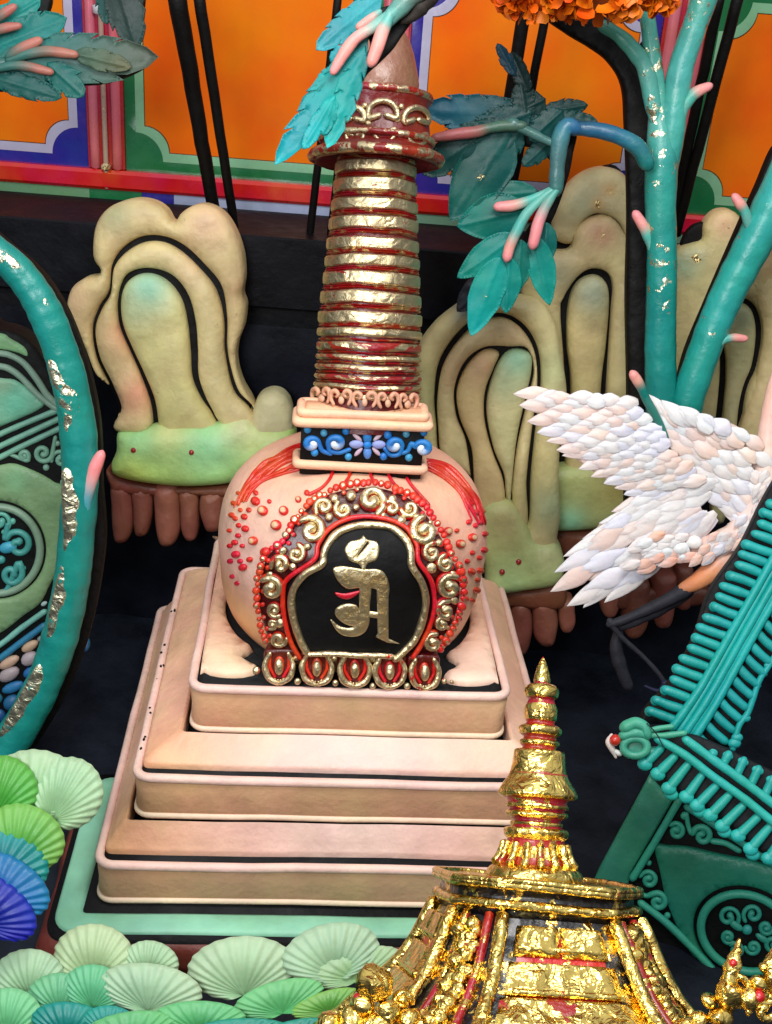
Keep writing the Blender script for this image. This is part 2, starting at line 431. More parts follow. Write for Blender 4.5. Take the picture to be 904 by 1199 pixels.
# painted cabinet wall
YW = 14.5; WZ = lambda px, py: at(px, py, YW)[2]; WX = lambda px, py: at(px, py, YW)[0]
zb = WZ(360, 216); zr = WZ(360, 239); zt = WZ(880, -12)
ORG = '#ef7204'
wl = thing('painted_wall', 'wooden wall painted with orange panels, red rails and blue and green borders', 'wall', (0, YW, FLOOR))
b = MB(); b.box((-9, YW+.06, FLOOR), (9, YW+.3, zt+6), '#7a1a12'); b.build('boarding', M_wall, wl, 30)
def panel(x0, x1, z0, z1, cout, cin):
    def notch(ins, rr):
        a, b_, c, d = x0+ins, x1-ins, z0+ins, z1-ins; P = []
        for (qx, qz, s0) in ((a, c, 90), (b_, c, 180), (b_, d, 270), (a, d, 0)):
            for k in range(13):
                t = R(s0-90*k/12); P.append((qx+rr*math.cos(t), qz+rr*math.sin(t)))
        # keep a rounded shoulder where straight edge meets the quarter circle
        return np.array(P)
    outer = np.array([(x0, z0), (x1, z0), (x1, z1), (x0, z1)])
    M2 = lambda x, z, h=0: np.stack([np.asarray(x, float), YW+.05-np.broadcast_to(h, np.shape(x)), np.asarray(z, float)], 1)
    p1 = notch(.13, .33); p2 = notch(.235, .30)
    t = thing('wall_panel', '', 'panel', (x0, YW, z0)) if False else wl
    q = MB(); q.pillow(p2, M2, ORG, .01, .0002, base=.004, skirt=.02, ds=.5, step=.6, smooth=False, wob=0); o = q.build('panel', M_wall, wl, 20)
    q = MB(); q.pillow(outer, M2, cout, .01, .0002, base=.010, holes=[p1], skirt=.02, ds=.3, step=.5, smooth=False, wob=0); q.build('border', M_gloss, o, 20)
    q = MB(); q.pillow(p1, M2, cin, .01, .0002, base=.014, holes=[p2], skirt=.02, ds=.3, step=.5, smooth=False, wob=0); q.build('border_line', M_gloss, o, 20)
    q = MB(); dk = notch(.245, .30); q.pillow(p2, M2, '#5a3206', .005, .0001, base=.007, holes=[dk], skirt=.01, ds=.3, step=.5, smooth=False, wob=0); q.build('outline', M_gloss, o, 20)
    ORIG[o.name] = ORIG[wl.name]
xA1 = WX(104, 185); xB0 = WX(147, 190); xB1 = WX(446, 60); xC0 = WX(480, 60); xC1 = WX(752, 180); xD0 = WX(800, 200)
BLU, LIL, GRN, LGR = '#2a2590', '#b9b4cc', '#1d7040', '#86bd92'
zt2 = zt+.6; panel(xA1-3.6, xA1, zb, zt2, BLU, LIL); panel(xB0, xB1, zb, zt2, GRN, LGR); panel(xC0, xC1, zb, zt, BLU, LIL); panel(xD0, xD0+3.4, zb, zt, GRN, LGR)
for zz0, zz1, xl in ((zr, zb, -9), (zt+.02, zt+.26, xC0)):
    b = MB()
    prof = [(YW+.1, zz0), (YW-.06, zz0), (YW-.1, zz0+.04), (YW-.1, zz1-.04), (YW-.06, zz1), (YW+.1, zz1)]
    b.loft([np.array([(x, y, z) for y, z in prof]) for x in (xl, 9)], '#d0151c', wrap=True); b.build('rail', M_gloss, wl, 30)
for (xa, xb, c) in ((-9, xA1, '#6f9c72'), (xA1, xB0+.2, GRN), (xB0+.2, xB0+.6, BLU), (xB0+.6, xC0, '#a9b2cf'), (xC0, xC1, '#7fa98a'), (xC1, 9, '#7fa98a')):
    b = MB(); b.box((xa+.002, YW-.03, zr-.16), (xb-.002, YW+.1, zr-.004), c); b.build('lower_border', M_gloss, wl, 30)
for xa, xb in ((xA1, xB0), (xB1, xC0), (xC1, xD0)):
    w = xb-xa; b = MB(); b.box((xa+.004, YW-.02, zb+.004), (xb-.004, YW+.1, zt2 if xa < xC0-.5 else zt), '#b51d28', .01); po = b.build('post', M_gloss, wl, 30)
    for k, c in ((.2, '#d9707a'), (.8, '#dd6a72')):
        b = MB(); zs = np.linspace(zb+.02, zt-.02, 12); b.wtube([(xa+w*k, YW-.03, z) for z in zs], w*.13, c, 10); b.build('moulding', M_gloss, po)
    b = MB(); b.wtube([(xa+w*.5, YW-.06, z) for z in np.linspace(zb-.22, zt-.02, 12)], w*.07, g('#b99a86', .35), 10)
    b.lathe([(.0, zb-.02), (w*.14, zb), (w*.14, zb+.05), (w*.08, zb+.08)], xa+w*.5, YW-.06, g('#c8b090', .5), 12)
    b.lathe([(.0, zb+1.75), (w*.2, zb+1.78), (w*.2, zb+1.86), (w*.0, zb+1.9)], xa+w*.5, YW-.06, '#c8ccd0', 12); b.build('bead_rod', M_gloss, po)
    ORIG[po.name] = ORIG[wl.name]

# black rods
def rod(p0, p1, r0, r1, label, Yt):
    A = at(*p1, 13.4); B = at(*p0, Yt)
    r0 = r0*(B@FWD)/F; r1 = r1*(A@FWD)/F
    b = MB(); k = 14; b.wtube([A+(B-A)*i/(k-1)+np.array([noise.noise(Vector((i*.7, p0[0], 0)))*.012, 0, 0]) for i in range(k)], [r1+(r0-r1)*i/(k-1) for i in range(k)], '#0b0908', 10)
    o = b.build('support_rod', M_black); tag(o, label, 'rod', 'black rods rising from the backboard')
rod((206, -12), (253, 262), 11.5, 7, 'thicker left rod of the black pair above the left rock', 12.4)
rod((232, -12), (277, 282), 7.2, 5.2, 'thinner right rod of the black pair above the left rock', 12.4)
rod((396, -6), (361, 290), 5, 4.6, 'black rod left of the ringed spire, the outer of its pair', 12.7)
rod((419, -6), (384, 298), 4.5, 4.2, 'black rod touching the left side of the ringed spire', 12.7)
rod((618, -10), (573, 262), 8.5, 7, 'thicker black rod behind the hanging teal leaves', 12.7)
rod((644, -10), (592, 262), 5.5, 5, 'thinner black rod behind the hanging teal leaves', 12.7)
rod((844, -10), (786, 262), 6.5, 6, 'black rod close against the right side of the teal trunk', 12.7)
rod((866, -10), (791, 275), 7, 6, 'rightmost black rod, slanting across the orange panel', 12.7)

# ================================================================== GREAT STUPA
SX, SY, YAW = -.303, 10.0, R(4.64)
cyw, syw = math.cos(YAW), math.sin(YAW)
def SW(x, y, z):
    x = np.asarray(x, float); y = np.asarray(y, float); z = np.broadcast_to(np.asarray(z, float), x.shape)
    return np.stack([SX+x*cyw-y*syw, SY+x*syw+y*cyw, z], -1)
def SL(P): dx = P[:, 0]-SX; dy = P[:, 1]-SY; return dx*cyw+dy*syw, -dx*syw+dy*cyw, P[:, 2]
a1, a2, a3 = 1.46, 1.908, 2.216; t1, b1, t2, b2, t3, b3 = -6.04, -6.492, -6.699, -7.124, -7.424, -7.839
def rs(a, r, per=10, ac=7, b=None):
    b = b if b is not None else a; P = []
    for (cx, cy, s0) in ((a-r, -(b-r), -90), (a-r, b-r, 0), (-(a-r), b-r, 90), (-(a-r), -(b-r), 180)):
        for k in range(ac): t = R(s0+90*k/(ac-1)); P.append((cx+r*math.cos(t), cy+r*math.sin(t)))
    P = np.array(P); out = []
    for i in range(len(P)):
        q = P[(i+1) % len(P)]; d = np.linalg.norm(q-P[i]); k = per if d > r*.6+.05 else 1
        for j in range(k): out.append(P[i]+(q-P[i])*j/k)
    return np.array(out)
st = thing('stupa', 'large peach stupa on three square steps with a gilded ring spire and black niche', 'stupa', (SX, SY, b3-.02))
PEACH, PINK, ORNG, BLK = '#eab898', '#ebc4b6', '#e8a87c', '#0a090b'
def rs3(P): P = np.array(P); P[:, 0] = np.where(P[:, 0] > 0, P[:, 0]*.93, P[:, 0]); return P
def wobz(P, amp=.008):
    return P+np.array([[noise.noise(Vector((p[0]*1.3, p[1]*1.3, p[2]*2+k*9))) for k in range(3)] for p in P])*amp
RS = lambda a, r, **k: rs3(rs(a, r, **k)) if a > a2+.1 else rs(a, r, **k)
def tier(a, t, b, below, front, c_riser, inner, tread=True, below_in=0):
    e = thing('x', '', '', (0, 0, 0)) if False else st
    q = MB(); lp = [wobz(SW(*RS(aa, .13).T, z), .01) for aa, z in ((a-.03, b-.0), (a-.012, b+.08), (a-.02, (t+b)/2), (a-.012, t-.08), (a-.05, t-.002))]
    q.loft(lp, c_riser, cap0=True, cap1=False)
    V = q.v[0]; cc = np.tile(np.array(lin(c_riser)), (len(V), 1)); lx, ly, _ = SL(V)
    w = np.exp(-((lx+a*.75)/.35)**2); cc = cc*(1-.6*w[:, None])+np.array(lin('#d9a277'))*.6*w[:, None]; q.c[0] = cc
    ti = q.build('step', M_dough, st)
    for z, rad, off, c in ((t-.004, .042, .03, PINK), (b+.012, .032, .025, '#efd2b4')):
        q = MB(); P = RS(a-off, .13); q.wtube(wobz(SW(*P.T, z), .012), rad, c, 10, closed=True, up=(0, 0, 1)); q.build('edge_roll', M_dough, ti)
    q = MB(); q.loft([SW(*RS(a-.04, .12).T, z) for z in (t-.03, t+.002)], BLK, cap0=False); 
    q.loft([SW(*RS(a-.075, .11).T, z) for z in (below-.01, b+.01)], BLK, cap1=False, cap0=False); q.build('black_groove', M_black, ti)
    if tread:
        o = RS(a-.075, .06, b=a-front); i_ = rs(inner+.04, .05); lps = []
        zi = (below_in-t)*.86
        for f, dz_ in ((0, -.01), (0, .035), (.03, .058), (.09, .068), (.25, .068+zi*.25), (.5, .068+zi*.5), (.75, .068+zi*.75), (.92, .068+zi*.9), (.98, .055+zi*.9), (1, .03+zi*.9), (1, -.05)):
            Q = o*(1-f)+i_*f; lps.append(wobz(SW(*Q.T, t+.012+dz_), .014))
        q = MB(); q.loft(lps, PEACH, cap0=False, cap1=False); V = q.v[0]; lx, ly, _ = SL(V); cc = q.c[0]
        for bx, by, br, c, s_ in ((-a+.2, -a+.2, .55, ORNG, .9), (.1, -a, 1.1, '#eecabf', .95), (a*.7, -a, .6, '#eec2ae', .8), (-a, .5, 1.2, '#ebb892', .6)):
            w = np.exp(-((lx-bx)**2+(ly-by)**2)/br**2)*s_; cc = cc*(1-w[:, None])+np.array(lin(c))*w[:, None]
        q.c[0] = cc; q.build('tread', M_dough, ti, 50)
    ORIG[ti.name] = ORIG[st.name]; return ti
tier(a3, t3, b3, b3-.02, .16, '#c59d78', a2, below_in=b2)
tier(a2, t2, b2, t3, .15, '#d2a37c', a1, below_in=b1)
tr = tier(a1, t1, b1, t2, .2, '#d8aa84', 1.0, tread=False)
# top tread: a C of dough open at the front for the lotus foot
pts = [(-.98, -1.255), (-1.2, -1.26), (-1.34, -1.19), (-1.38, -1.0), (-1.38, 1.3), (-1.3, 1.38), (1.3, 1.38), (1.38, 1.3), (1.38, -1.0), (1.34, -1.2), (1.2, -1.27), (1.0, -1.28), (.86, -1.22), (.9, -1.1), (1.02, -.98)]
for k in range(0, 25):
    aa = R(-42+264*k/24); pts.append((1.235*math.cos(aa), 1.235*math.sin(aa)))
pts += [(-1.02, -.96), (-.92, -1.06), (-.84, -1.16)]
q = MB(); M2 = lambda x, y, h=0: SW(x, y, t1+.012+np.asarray(h))
q.pillow(pts, M2, PEACH, .06, .065, skirt=.02, ds=.07, step=.14, wob=.006, blobs=[(-1.2, -1.1, .5, '#f2cfae'), (1.2, -1.1, .6, '#f3cdb8')]); q.build('tread', M_dough, tr)

# chipped edges of the middle step
for k in range(16):
    y = -1.7+2.6*rng.random()**1.3; zc_ = t2+.03+rng.normal()*.006; l_ = .02+.05*rng.random()
    q = MB(); q.wtube(SW(np.full(4, -(a2-.035)+rng.normal()*.015), y+np.linspace(0, l_, 4), zc_), [.006, .014, .012, .004], BLK, 6); q.build('chipped_paint', M_black, st)
# dome
DP = np.array([(1.13, -6.03), (1.2, -5.92), (1.265, -5.72), (1.295, -5.48), (1.305, -5.22), (1.295, -5.0), (1.26, -4.82), (1.18, -4.65), (1.06, -4.51), (.9, -4.4), (.72, -4.31), (.5, -4.25)])
DPs = cat(np.concatenate([DP, DP[:, :1]*0], 1)[:, :2], .05)
q = MB(); q.lathe([(r, z) for r, z in DPs], SX, SY, '#f0c8ae', 96, wob=.012)
V = q.v[0]; lx, ly, lz = SL(V); cc = np.tile(np.array(lin('#e6ae90')), (len(V), 1))
for (bx, bz, br, c, s_) in ((-1.1, -5.7, .55, '#eaa566', .8), (-.9, -5.0, .5, '#ecc4b4', .8), (1.0, -4.8, .6, '#e8ae94', .7), (.9, -5.6, .5, '#ecbf9c', .6), (0, -4.3, .5, '#eec0a0', .6)):
    w = np.exp(-((lx-bx)**2+(lz-bz)**2)/br**2)*s_*(ly < .3); cc = cc*(1-w[:, None])+np.array(lin(c))*w[:, None]
q.c[0] = cc; dome = q.build('dome', M_dough, st)
def Fdome(P):
    lx, ly, lz = SL(P); rr = np.interp(lz, DPs[:, 1], DPs[:, 0], left=.0, right=.0); return np.where((lz > DPs[-1, 1]+.01), .5, np.hypot(lx, ly)-rr)
MD = Imp(Fdome, 9.6, 12.6)
RED = '#cf1c14'
q = MB(); q2 = MB()
for x, y, r in ((150, 370, 14), (172, 398, 16), (233, 398, 15), (211, 440, 17), (120, 350, 8), (85, 375, 8), (80, 410, 9), (117, 415, 10), (120, 450, 11), (143, 485, 14), (88, 490, 9), (92, 525, 12), (113, 563, 12), (180, 518, 16), (275, 365, 10), (712, 458, 14), (750, 494, 14), (785, 475, 13), (795, 402, 9), (815, 400, 8), (822, 465, 9), (820, 512, 10), (783, 575, 11), (808, 572, 10), (797, 630, 11), (762, 605, 9), (766, 655, 9), (100, 440, 8), (105, 395, 7), (98, 345, 6), (300, 345, 9), (795, 440, 8), (806, 535, 8), (72, 455, 7), (74, 500, 8), (76, 545, 9), (98, 470, 8), (130, 395, 8), (104, 545, 8), (90, 420, 8), (110, 500, 7), (150, 345, 8), (190, 370, 7), (82, 590, 8), (96, 610, 8), (132, 540, 9), (808, 430, 8), (775, 430, 8), (785, 520, 8), (800, 600, 8), (740, 455, 7), (770, 545, 8), (735, 560, 8), (745, 640, 8), (785, 660, 8)):
    (px, py), = zF([(x, y)])
    gl = (x, y) in ((172, 398), (233, 398), (211, 440), (712, 458), (750, 494), (785, 475), (143, 485), (275, 365))
    MD(px, py)
    if not MD.last[0]: continue
    q = MB(); q.bead(px, py, r/2.511*.95, MD, RED, flat=.8, tip='#d8b488' if gl else '#d33424'); q.build('red_dot', M_gilt, dome)
for k in range(10):   # combed red strands beside the neck block
    f = k/9; nl = 5 if rng.random() < .5 else 4; rw_ = np.array([2.3, 2.4, 2.2, 1.9, 1.5])*(1+.25*rng.normal())
    def sj(P): return [(x+rng.normal()*3, y+rng.normal()*3) for x, y in P][:nl]
    q = MB(); q.rtube(zF(sj([(290-14*f, 205+66*f), (240-10*f, 226+60*f), (178-6*f, 264+48*f), (130+8*f, 312+32*f), (92+34*f, 380-12*f)])), rw_[:nl], MD, g(RED, .12), ds=2.5, seg=8, jit=.25); q.build('red_strand', M_gilt, dome)
    q = MB(); q.rtube(zF(sj([(652+4*f, 250+30*f), (704-6*f, 264+38*f), (756-14*f, 308+34*f), (796-26*f, 366+24*f), (824-40*f, 432-6*f)])), rw_[:nl], MD, g(RED, .12), ds=2.5, seg=8, jit=.25); q.build('red_strand', M_gilt, dome)
for P in ([(380, 268), (370, 300), (345, 330), (310, 350)], [(427, 268), (425, 295), (410, 318)], [(484, 270), (488, 295), (495, 312)], [(532, 275), (545, 305), (565, 330), (590, 350)], [(582, 280), (600, 315), (625, 345), (655, 380)]):
    q = MB(); q.rtube(zF(P), [2.2, 2, 2, 2.4][:len(P)], MD, g(RED, .3), ds=2, seg=8)
    (px, py), = zF([P[0]]); q.bead(px, py, 3.2, MD, g('#d05a30', .45)); q.build('red_strand', M_gilt, dome)

# niche with seed syllable
def Fhalo(P):
    lx, ly, lz = SL(P); ys_ = -1.375+1.15*np.clip(lz+4.9, 0, None)**2+.21*(lx+.02)**2; return ys_-ly
MH = Imp(Fhalo, 8.6, 12.6, 120)
plate = zN([(95, 735), (60, 660), (42, 590), (40, 500), (62, 400), (105, 335), (180, 240), (240, 170), (320, 122), (430, 98), (520, 98), (610, 125), (670, 165), (715, 220), (765, 300), (795, 370), (832, 440), (838, 520), (825, 600), (800, 660), (755, 725), (690, 770), (400, 780), (180, 770)])
q = MB(); q.pillow(plate, MH, '#4a0d0a', 5, 5, skirt=30, ds=3, step=7, base=-6, wob=.8, blobs=[(425, 690, 70, '#1a1214', 1.)]); ni = q.build('niche', M_gilt, st); ORIG[ni.name] = ORIG[st.name]
# black ground of the relief band and panel
inner = zN([(225, 750), (185, 690), (158, 600), (152, 520), (172, 460), (265, 390), (285, 335), (330, 272), (420, 234), (520, 236), (608, 272), (648, 330), (658, 392), (706, 470), (718, 560), (698, 640), (665, 710), (620, 752)])
q = MB(); q.pillow(inner, MH, '#080708', 3, 2.5, skirt=6, ds=3, step=6, wob=.2, base=0); q.build('black_panel', M_black, ni)
arch = zN([(232, 738), (208, 690), (183, 610), (175, 535), (190, 482), (228, 436), (292, 400), (300, 365), (312, 332), (352, 285), (420, 258), (500, 254), (568, 268), (618, 312), (636, 358), (640, 408), (678, 468), (694, 540), (680, 620), (652, 690), (612, 735), (580, 765)])
q = MB(); q.rtube(arch, 4.6, MH, g('#a8200f', .72), h=1.5, ds=2.5, seg=12, jit=.12); q.build('gilt_frame', M_gilt, ni)
q = MB()
q.rtube(zN([(205, 762), (172, 700), (148, 610), (142, 520), (160, 455), (262, 384), (278, 328), (325, 265), (415, 225), (525, 227), (615, 262), (658, 325), (666, 388), (716, 465), (728, 560), (708, 645), (675, 715), (645, 760)]), 3., MH, g(RED, .22), h=2, ds=2.5, seg=10, jit=.15); q.build('red_frame', M_gilt, ni)
q = MB(); q.rtube(zN([(245, 748), (330, 745), (430, 752), (500, 752), (560, 756)]), 3.6, MH, g(RED, .62), h=3, ds=3, jit=.15); q.build('sill', M_gilt, ni)
SCR = ((125, 690, 36, 0, 1), (100, 632, 24, 2, -1), (110, 575, 33, 1, 1), (97, 492, 50, 4, 1), (133, 402, 40, 3, 1), (192, 362, 38, 5, 1), (252, 275, 58, 4, 1), (300, 185, 40, 2.5, 1), (375, 195, 38, 4, -1), (483, 162, 60, 1, -1), (562, 190, 36, 3, 1), (632, 190, 38, 3, -1), (690, 278, 60, 4.5, -1), (718, 358, 40, 5, -1), (772, 398, 36, 4.5, -1), (786, 486, 52, 5.2, -1), (770, 578, 42, 5, -1), (758, 632, 32, 5.5, -1), (722, 705, 40, 5, -1))
for (x, y, r, a0, d) in SCR:
    (px, py), = zN([(x, y)]); q = MB(); rr = r/3.348
    q.spiral(px, py, rr*.95, MH, RED, max(2.9, rr*.38), 1.0, a0, d, h=-1.0); q.spiral(px, py, rr*.9, MH, g('#b3241a', .62), max(2.5, rr*.33), 1.1, a0, d, h=2.5); q.build('scroll', M_gilt, ni)
q = MB()
for (x, y, r) in ((340, 150, 15), (405, 140, 18), (320, 222, 14), (565, 155, 16), (600, 235, 16), (130, 628, 16), (140, 350, 14), (180, 410, 13), (235, 335, 12), (715, 415, 18), (805, 540, 13), (745, 320, 13), (660, 225, 14), (150, 290, 12), (90, 440, 12), (800, 440, 13), (530, 215, 10), (425, 185, 12)):
    (px, py), = zN([(x, y)]); q = MB(); q.bead(px, py, r/3.348*1.15, MH, g('#b3241a', .7), h=2.5); q.build('gilt_pearl', M_gilt, ni)
q = MB(); bp = cat(zN([(70, 700), (50, 640), (40, 560), (38, 480), (55, 410), (78, 355), (140, 312), (185, 235), (245, 165), (300, 130), (350, 108), (430, 92), (520, 92), (600, 118), (665, 155), (715, 205), (765, 290), (795, 360), (834, 430), (842, 510), (830, 590), (802, 655), (752, 735)]), 7.4)
for i, p in enumerate(bp):
    r = 4.3+rng.normal()*.6; q = MB(); q.bead(p[0]+rng.normal()*.6, p[1]+rng.normal()*.6, r, MH, RED, h=1.5, tip=g('#d83a22', .62 if rng.random() < .6 else 0)); q.build('red_pearl', M_gilt, ni)
bp2 = cat([(p[0]*.0+p[0], p[1]) for p in [tuple(x) for x in bp]], 6)
for p in bp2[::2]:
    c = np.array([422, 690.]); w = nrm(c-p); r = 2.9; q = MB(); q.bead(p[0]+w[0]*7+rng.normal(), p[1]+w[1]*7+rng.normal(), r, MH, g(RED, .42), h=1.5); q.build('gilt_pearl', M_gilt, ni)
# seed syllable
q = MB()
GL = g('#8a3a1c', .82)
for P, sm in (([(380, 350), (398, 318), (440, 306), (452, 292), (470, 308), (505, 318), (516, 345), (505, 385), (470, 400), (456, 428), (435, 402), (400, 388)], 1),
          ([(335, 420), (372, 409), (450, 420), (520, 424), (552, 470), (548, 530), (508, 520), (500, 497), (440, 492), (390, 495), (352, 462)], 1),
          ([(504, 490), (551, 470), (551, 690), (598, 712), (545, 706), (500, 684), (508, 668)], 0),
          ([(440, 470), (482, 482), (479, 560), (476, 630), (456, 668), (420, 683), (375, 678), (345, 655), (326, 615), (362, 642), (402, 648), (426, 630), (436, 590)], 1),
          ([(345, 575), (375, 556), (425, 560), (442, 600), (425, 640), (380, 632), (346, 602)], 1),
          ([(470, 582), (515, 588), (512, 612), (468, 606)], 0)):
    q.pillow(zN(P), MH, GL, 2.2, 2.4, skirt=2, ds=1.5, step=2.6, smooth=bool(sm), wob=.1, base=2.2, holes=[zN([(428, 372), (436, 366), (474, 322), (468, 318)])] if P[0] == (380, 350) else ())
q.pillow(zN([(343, 510), (380, 514), (442, 504), (400, 536), (360, 530)]), MH, RED, 2, 2, skirt=2, ds=1.5, step=2.6, wob=0, base=2.2)
q.build('seed_syllable', M_gilt, ni)
# lotus foot
MLo = Imp(lambda P: (lambda l: (-1.37+.10*l[0]**2-.25*np.clip(-5.75-l[2], 0, .4))-l[1])(SL(P)), 8.6, 12, 120)
for i, cx in enumerate((125, 272, 420, 556, 692)):
    fx = .93 if i in (0, 4) else 1.
    def u(pts): return zN([(cx+x*fx, 815+(12 if i in (0, 4) else 8)*0+y+(i-2)*6) for x, y in pts])
    q = MB(); q.pillow(u([(-66, -52), (-20, -62), (20, -62), (66, -52), (62, 10), (38, 52), (0, 70), (-38, 52), (-62, 10)]), MLo, g('#5a0c0a', .05), 4, 3, skirt=16, ds=2, step=4, wob=.2, base=-3); pe = q.build('lotus_petal', M_gilt, ni); ORIG[pe.name] = ORIG[st.name]
    q = MB(); q.rtube(u([(-40, -52), (-58, -8), (-44, 40), (-8, 62)]), [2.6, 3.6, 3.8, 3.0], MLo, g('#b3241a', .62), h=1.5, ds=2, jit=.3, seg=10)
    q.rtube(u([(40, -52), (58, -8), (44, 40), (8, 62)]), [2.6, 3.6, 3.8, 3.0], MLo, g('#b3241a', .66), h=1, ds=2, jit=.3, seg=10)
    q.rtube(u([(-40, -40), (-38, 5), (-18, 38)]), 2., MLo, RED, h=0, ds=2); q.rtube(u([(40, -40), (38, 5), (18, 38)]), 2., MLo, RED, h=0, ds=2)
    q.spiral(*u([(-18, 52)])[0], 3.6, MLo, g('#b3241a', .6), 1.5, 1, 0, 1, h=2); q.spiral(*u([(18, 52)])[0], 3.6, MLo, g('#b3241a', .6), 1.5, 1, 3.1, -1, h=2)
    q.build('petal_rim', M_gilt, pe)
    q = MB(); (px, py), = u([(0, -5)]); q.bead(px, py, 6.2, MLo, RED, ry=11, h=0, flat=.6); q.bead(px, py+1, 5.4, MLo, g('#c43020', .75), ry=10, h=3, flat=.9); q.build('petal_seed', M_gilt, pe)
q = MB()
for x, y, r in ((196, 862, 14), (344, 868, 13), (490, 880, 13), (625, 880, 14), (35, 820, 16), (190, 770, 12), (340, 772, 12), (490, 775, 12), (770, 862, 12), (800, 865, 9)):
    (px, py), = zN([(x, y)]); q = MB(); q.bead(px, py, r/3.348, MLo, g('#b3241a', .6), h=0); q.build('lotus_pearl', M_gilt, ni)

# neck block
zh0, zh1 = -4.235, -3.74; hw = .585
def nb(a, r, per=5): P = rs(a, r, per); P[:, 1] = (P[:, 1]+a)*.24-a; return P
q = MB(); q.loft([SW(*nb(hw-.035, .05, 4).T, z) for z in (zh0-.06, zh1)], BLK); nk = q.build('neck_block', M_black, st); ORIG[nk.name] = ORIG[st.name]
for z, rad, a in ((zh0+.045, .042, hw-.01), (zh1-.03, .045, hw), (zh1+.045, .042, hw-.035)):
    q = MB(); q.wtube(wobz(SW(*nb(a, .09, 6).T, z), .014), rad, '#eab996', 12, closed=True, up=(0, 0, 1)); q.build('edge_roll', M_dough, nk)
q = MB(); q.loft([SW(*nb(hw-.07, .08, 4).T, z) for z in (zh1-.04, zh1+.07)], '#e0a880'); q.build('cap', M_dough, nk)
MN = Pl(SW(0, -(hw-.035), -3.95).ravel(), SW(0, -1, 0).ravel()-SW(0, 0, 0).ravel())
ST = 5.022
NY = lambda y: 590+(y-590)*.86+6
def nsp(x, y, r, a0, d, tail, c1='#1f74b8', c2='#dfe4ea'):
    n = 18; pts = [(p[0], p[1], .9) for p in tail]; 
    for i in range(n):
        t = i/(n-1); rad = r*(1-.72*t); a = a0+d*2*math.pi*1.0*t; pts.append((x+rad*math.cos(a), y+rad*math.sin(a), 1))
    P = zP([(p[0], NY(p[1]), p[2]) for p in pts]); k = len(P); cols = np.array([mix(c1, c2, max(0, (i/(k-1)-.55)/.45)) for i in range(k)])
    q = MB(); q.rtube([p[:2] for p in P], [2.6+2.0*min(1, 2*i/k) for i in range(k)], MN, cols, ds=1.5, seg=10); (a, b) = P[-1][:2]
    q.bead(a, b, 5., MN, cols[-1], flat=.9); q.build('blue_scroll', M_wax, nk)
nsp(270, 585, 50, 2.6, 1, [(345, 625), (300, 650), (240, 655)][::1] if False else [(345, 632), (290, 652), (235, 640)])
nsp(125, 590, 42, -.3, -1, [(235, 660), (190, 640), (172, 600)])
nsp(612, 600, 44, 0.2, -1, [(555, 625), (590, 668), (640, 660)])
nsp(780, 620, 48, 3.3, 1, [(660, 655), (690, 640), (712, 590)])
q = MB()
for x, y, r, c in ((102, 496, 23, '#3390c4'), (198, 520, 22, '#4b9cc0'), (327, 508, 22, '#1676bd'), (143, 653, 23, '#2b8fcb'), (341, 682, 22, '#3a96c8'), (573, 533, 25, '#1a78c0'), (682, 527, 22, '#4d9ab8'), (785, 517, 22, '#1f6fa8'), (548, 680, 23, '#1f78c4'), (696, 687, 23, '#3a92bb')):
    (px, py), = zP([(x, NY(y))]); q = MB(); q.bead(px, py, r/ST, MN, c, flat=.8); q.build('blue_dot', M_wax, nk)
for (x, y, rx, ry, rot, c) in ((453, 545, 27, 44, 0, '#2a7fc0'), (453, 655, 25, 38, 0, '#5a8fd0'), (388, 595, 44, 25, 0, '#8f9ccf'), (520, 597, 42, 25, 0, '#8f9ccf'), (393, 548, 36, 13, .7, '#c9a9b4'), (515, 545, 36, 13, -.7, '#cbb0bd'), (400, 648, 34, 13, -.8, '#c9acc0'), (505, 645, 34, 13, .8, '#cbb0bd'), (453, 598, 25, 25, 0, '#1c7fcd')):
    (px, py), = zP([(x, NY(y))]); q = MB(); q.bead(px, py, rx/ST, MN, c, ry=ry/ST, rot=rot, flat=.75, h=1 if rx == 25 and ry == 25 else 0); q.build('flower_petal', M_wax, nk)

# spire, leaning back a little
LT = R(19); F0 = at(429.5, 474, 9.93)
Yt = 10.5
for _ in range(8):
    T0 = at(440.5, 186, Yt); Yt = F0[1]+(T0[2]-F0[2])*math.tan(LT)
AXV = nrm(T0-F0); EX = nrm(np.array([1., 0, 0])-AXV*AXV[0]); EY = np.cross(AXV, EX); SLEN = np.linalg.norm(T0-F0)
def XS(V): return F0+V[:, :1]*EX+V[:, 1:2]*EY+V[:, 2:3]*AXV
def SI(P): d = P-F0; return d@EX, d@EY, d@AXV
DEP = (F0@FWD+T0@FWD)/2
def rax(half, py=0): return half*DEP/F
def zax(py): return (474-py)/(474-186)*SLEN
zs0, zs1 = 0., SLEN
def rsp(z):
    return np.interp(z, [0, .3*SLEN, .6*SLEN, SLEN], [rax(64.5), rax(62), rax(55.5), rax(46)])
XF = XS
q = MB(); q.lathe([(float(rsp(z))-.04, z) for z in np.linspace(-.25, zs1+.1, 24)], 0, 0, '#5e0c0a', 64); sp = q.build('spire', M_gilt, st); ORIG[sp.name] = ORIG[st.name]
ys_ = [470]
while ys_[-1] > 192: ys_.append(ys_[-1]-(10.8 if ys_[-1] > 420 else 15 if ys_[-1] > 392 else 21.2)*(1+rng.normal()*.05))
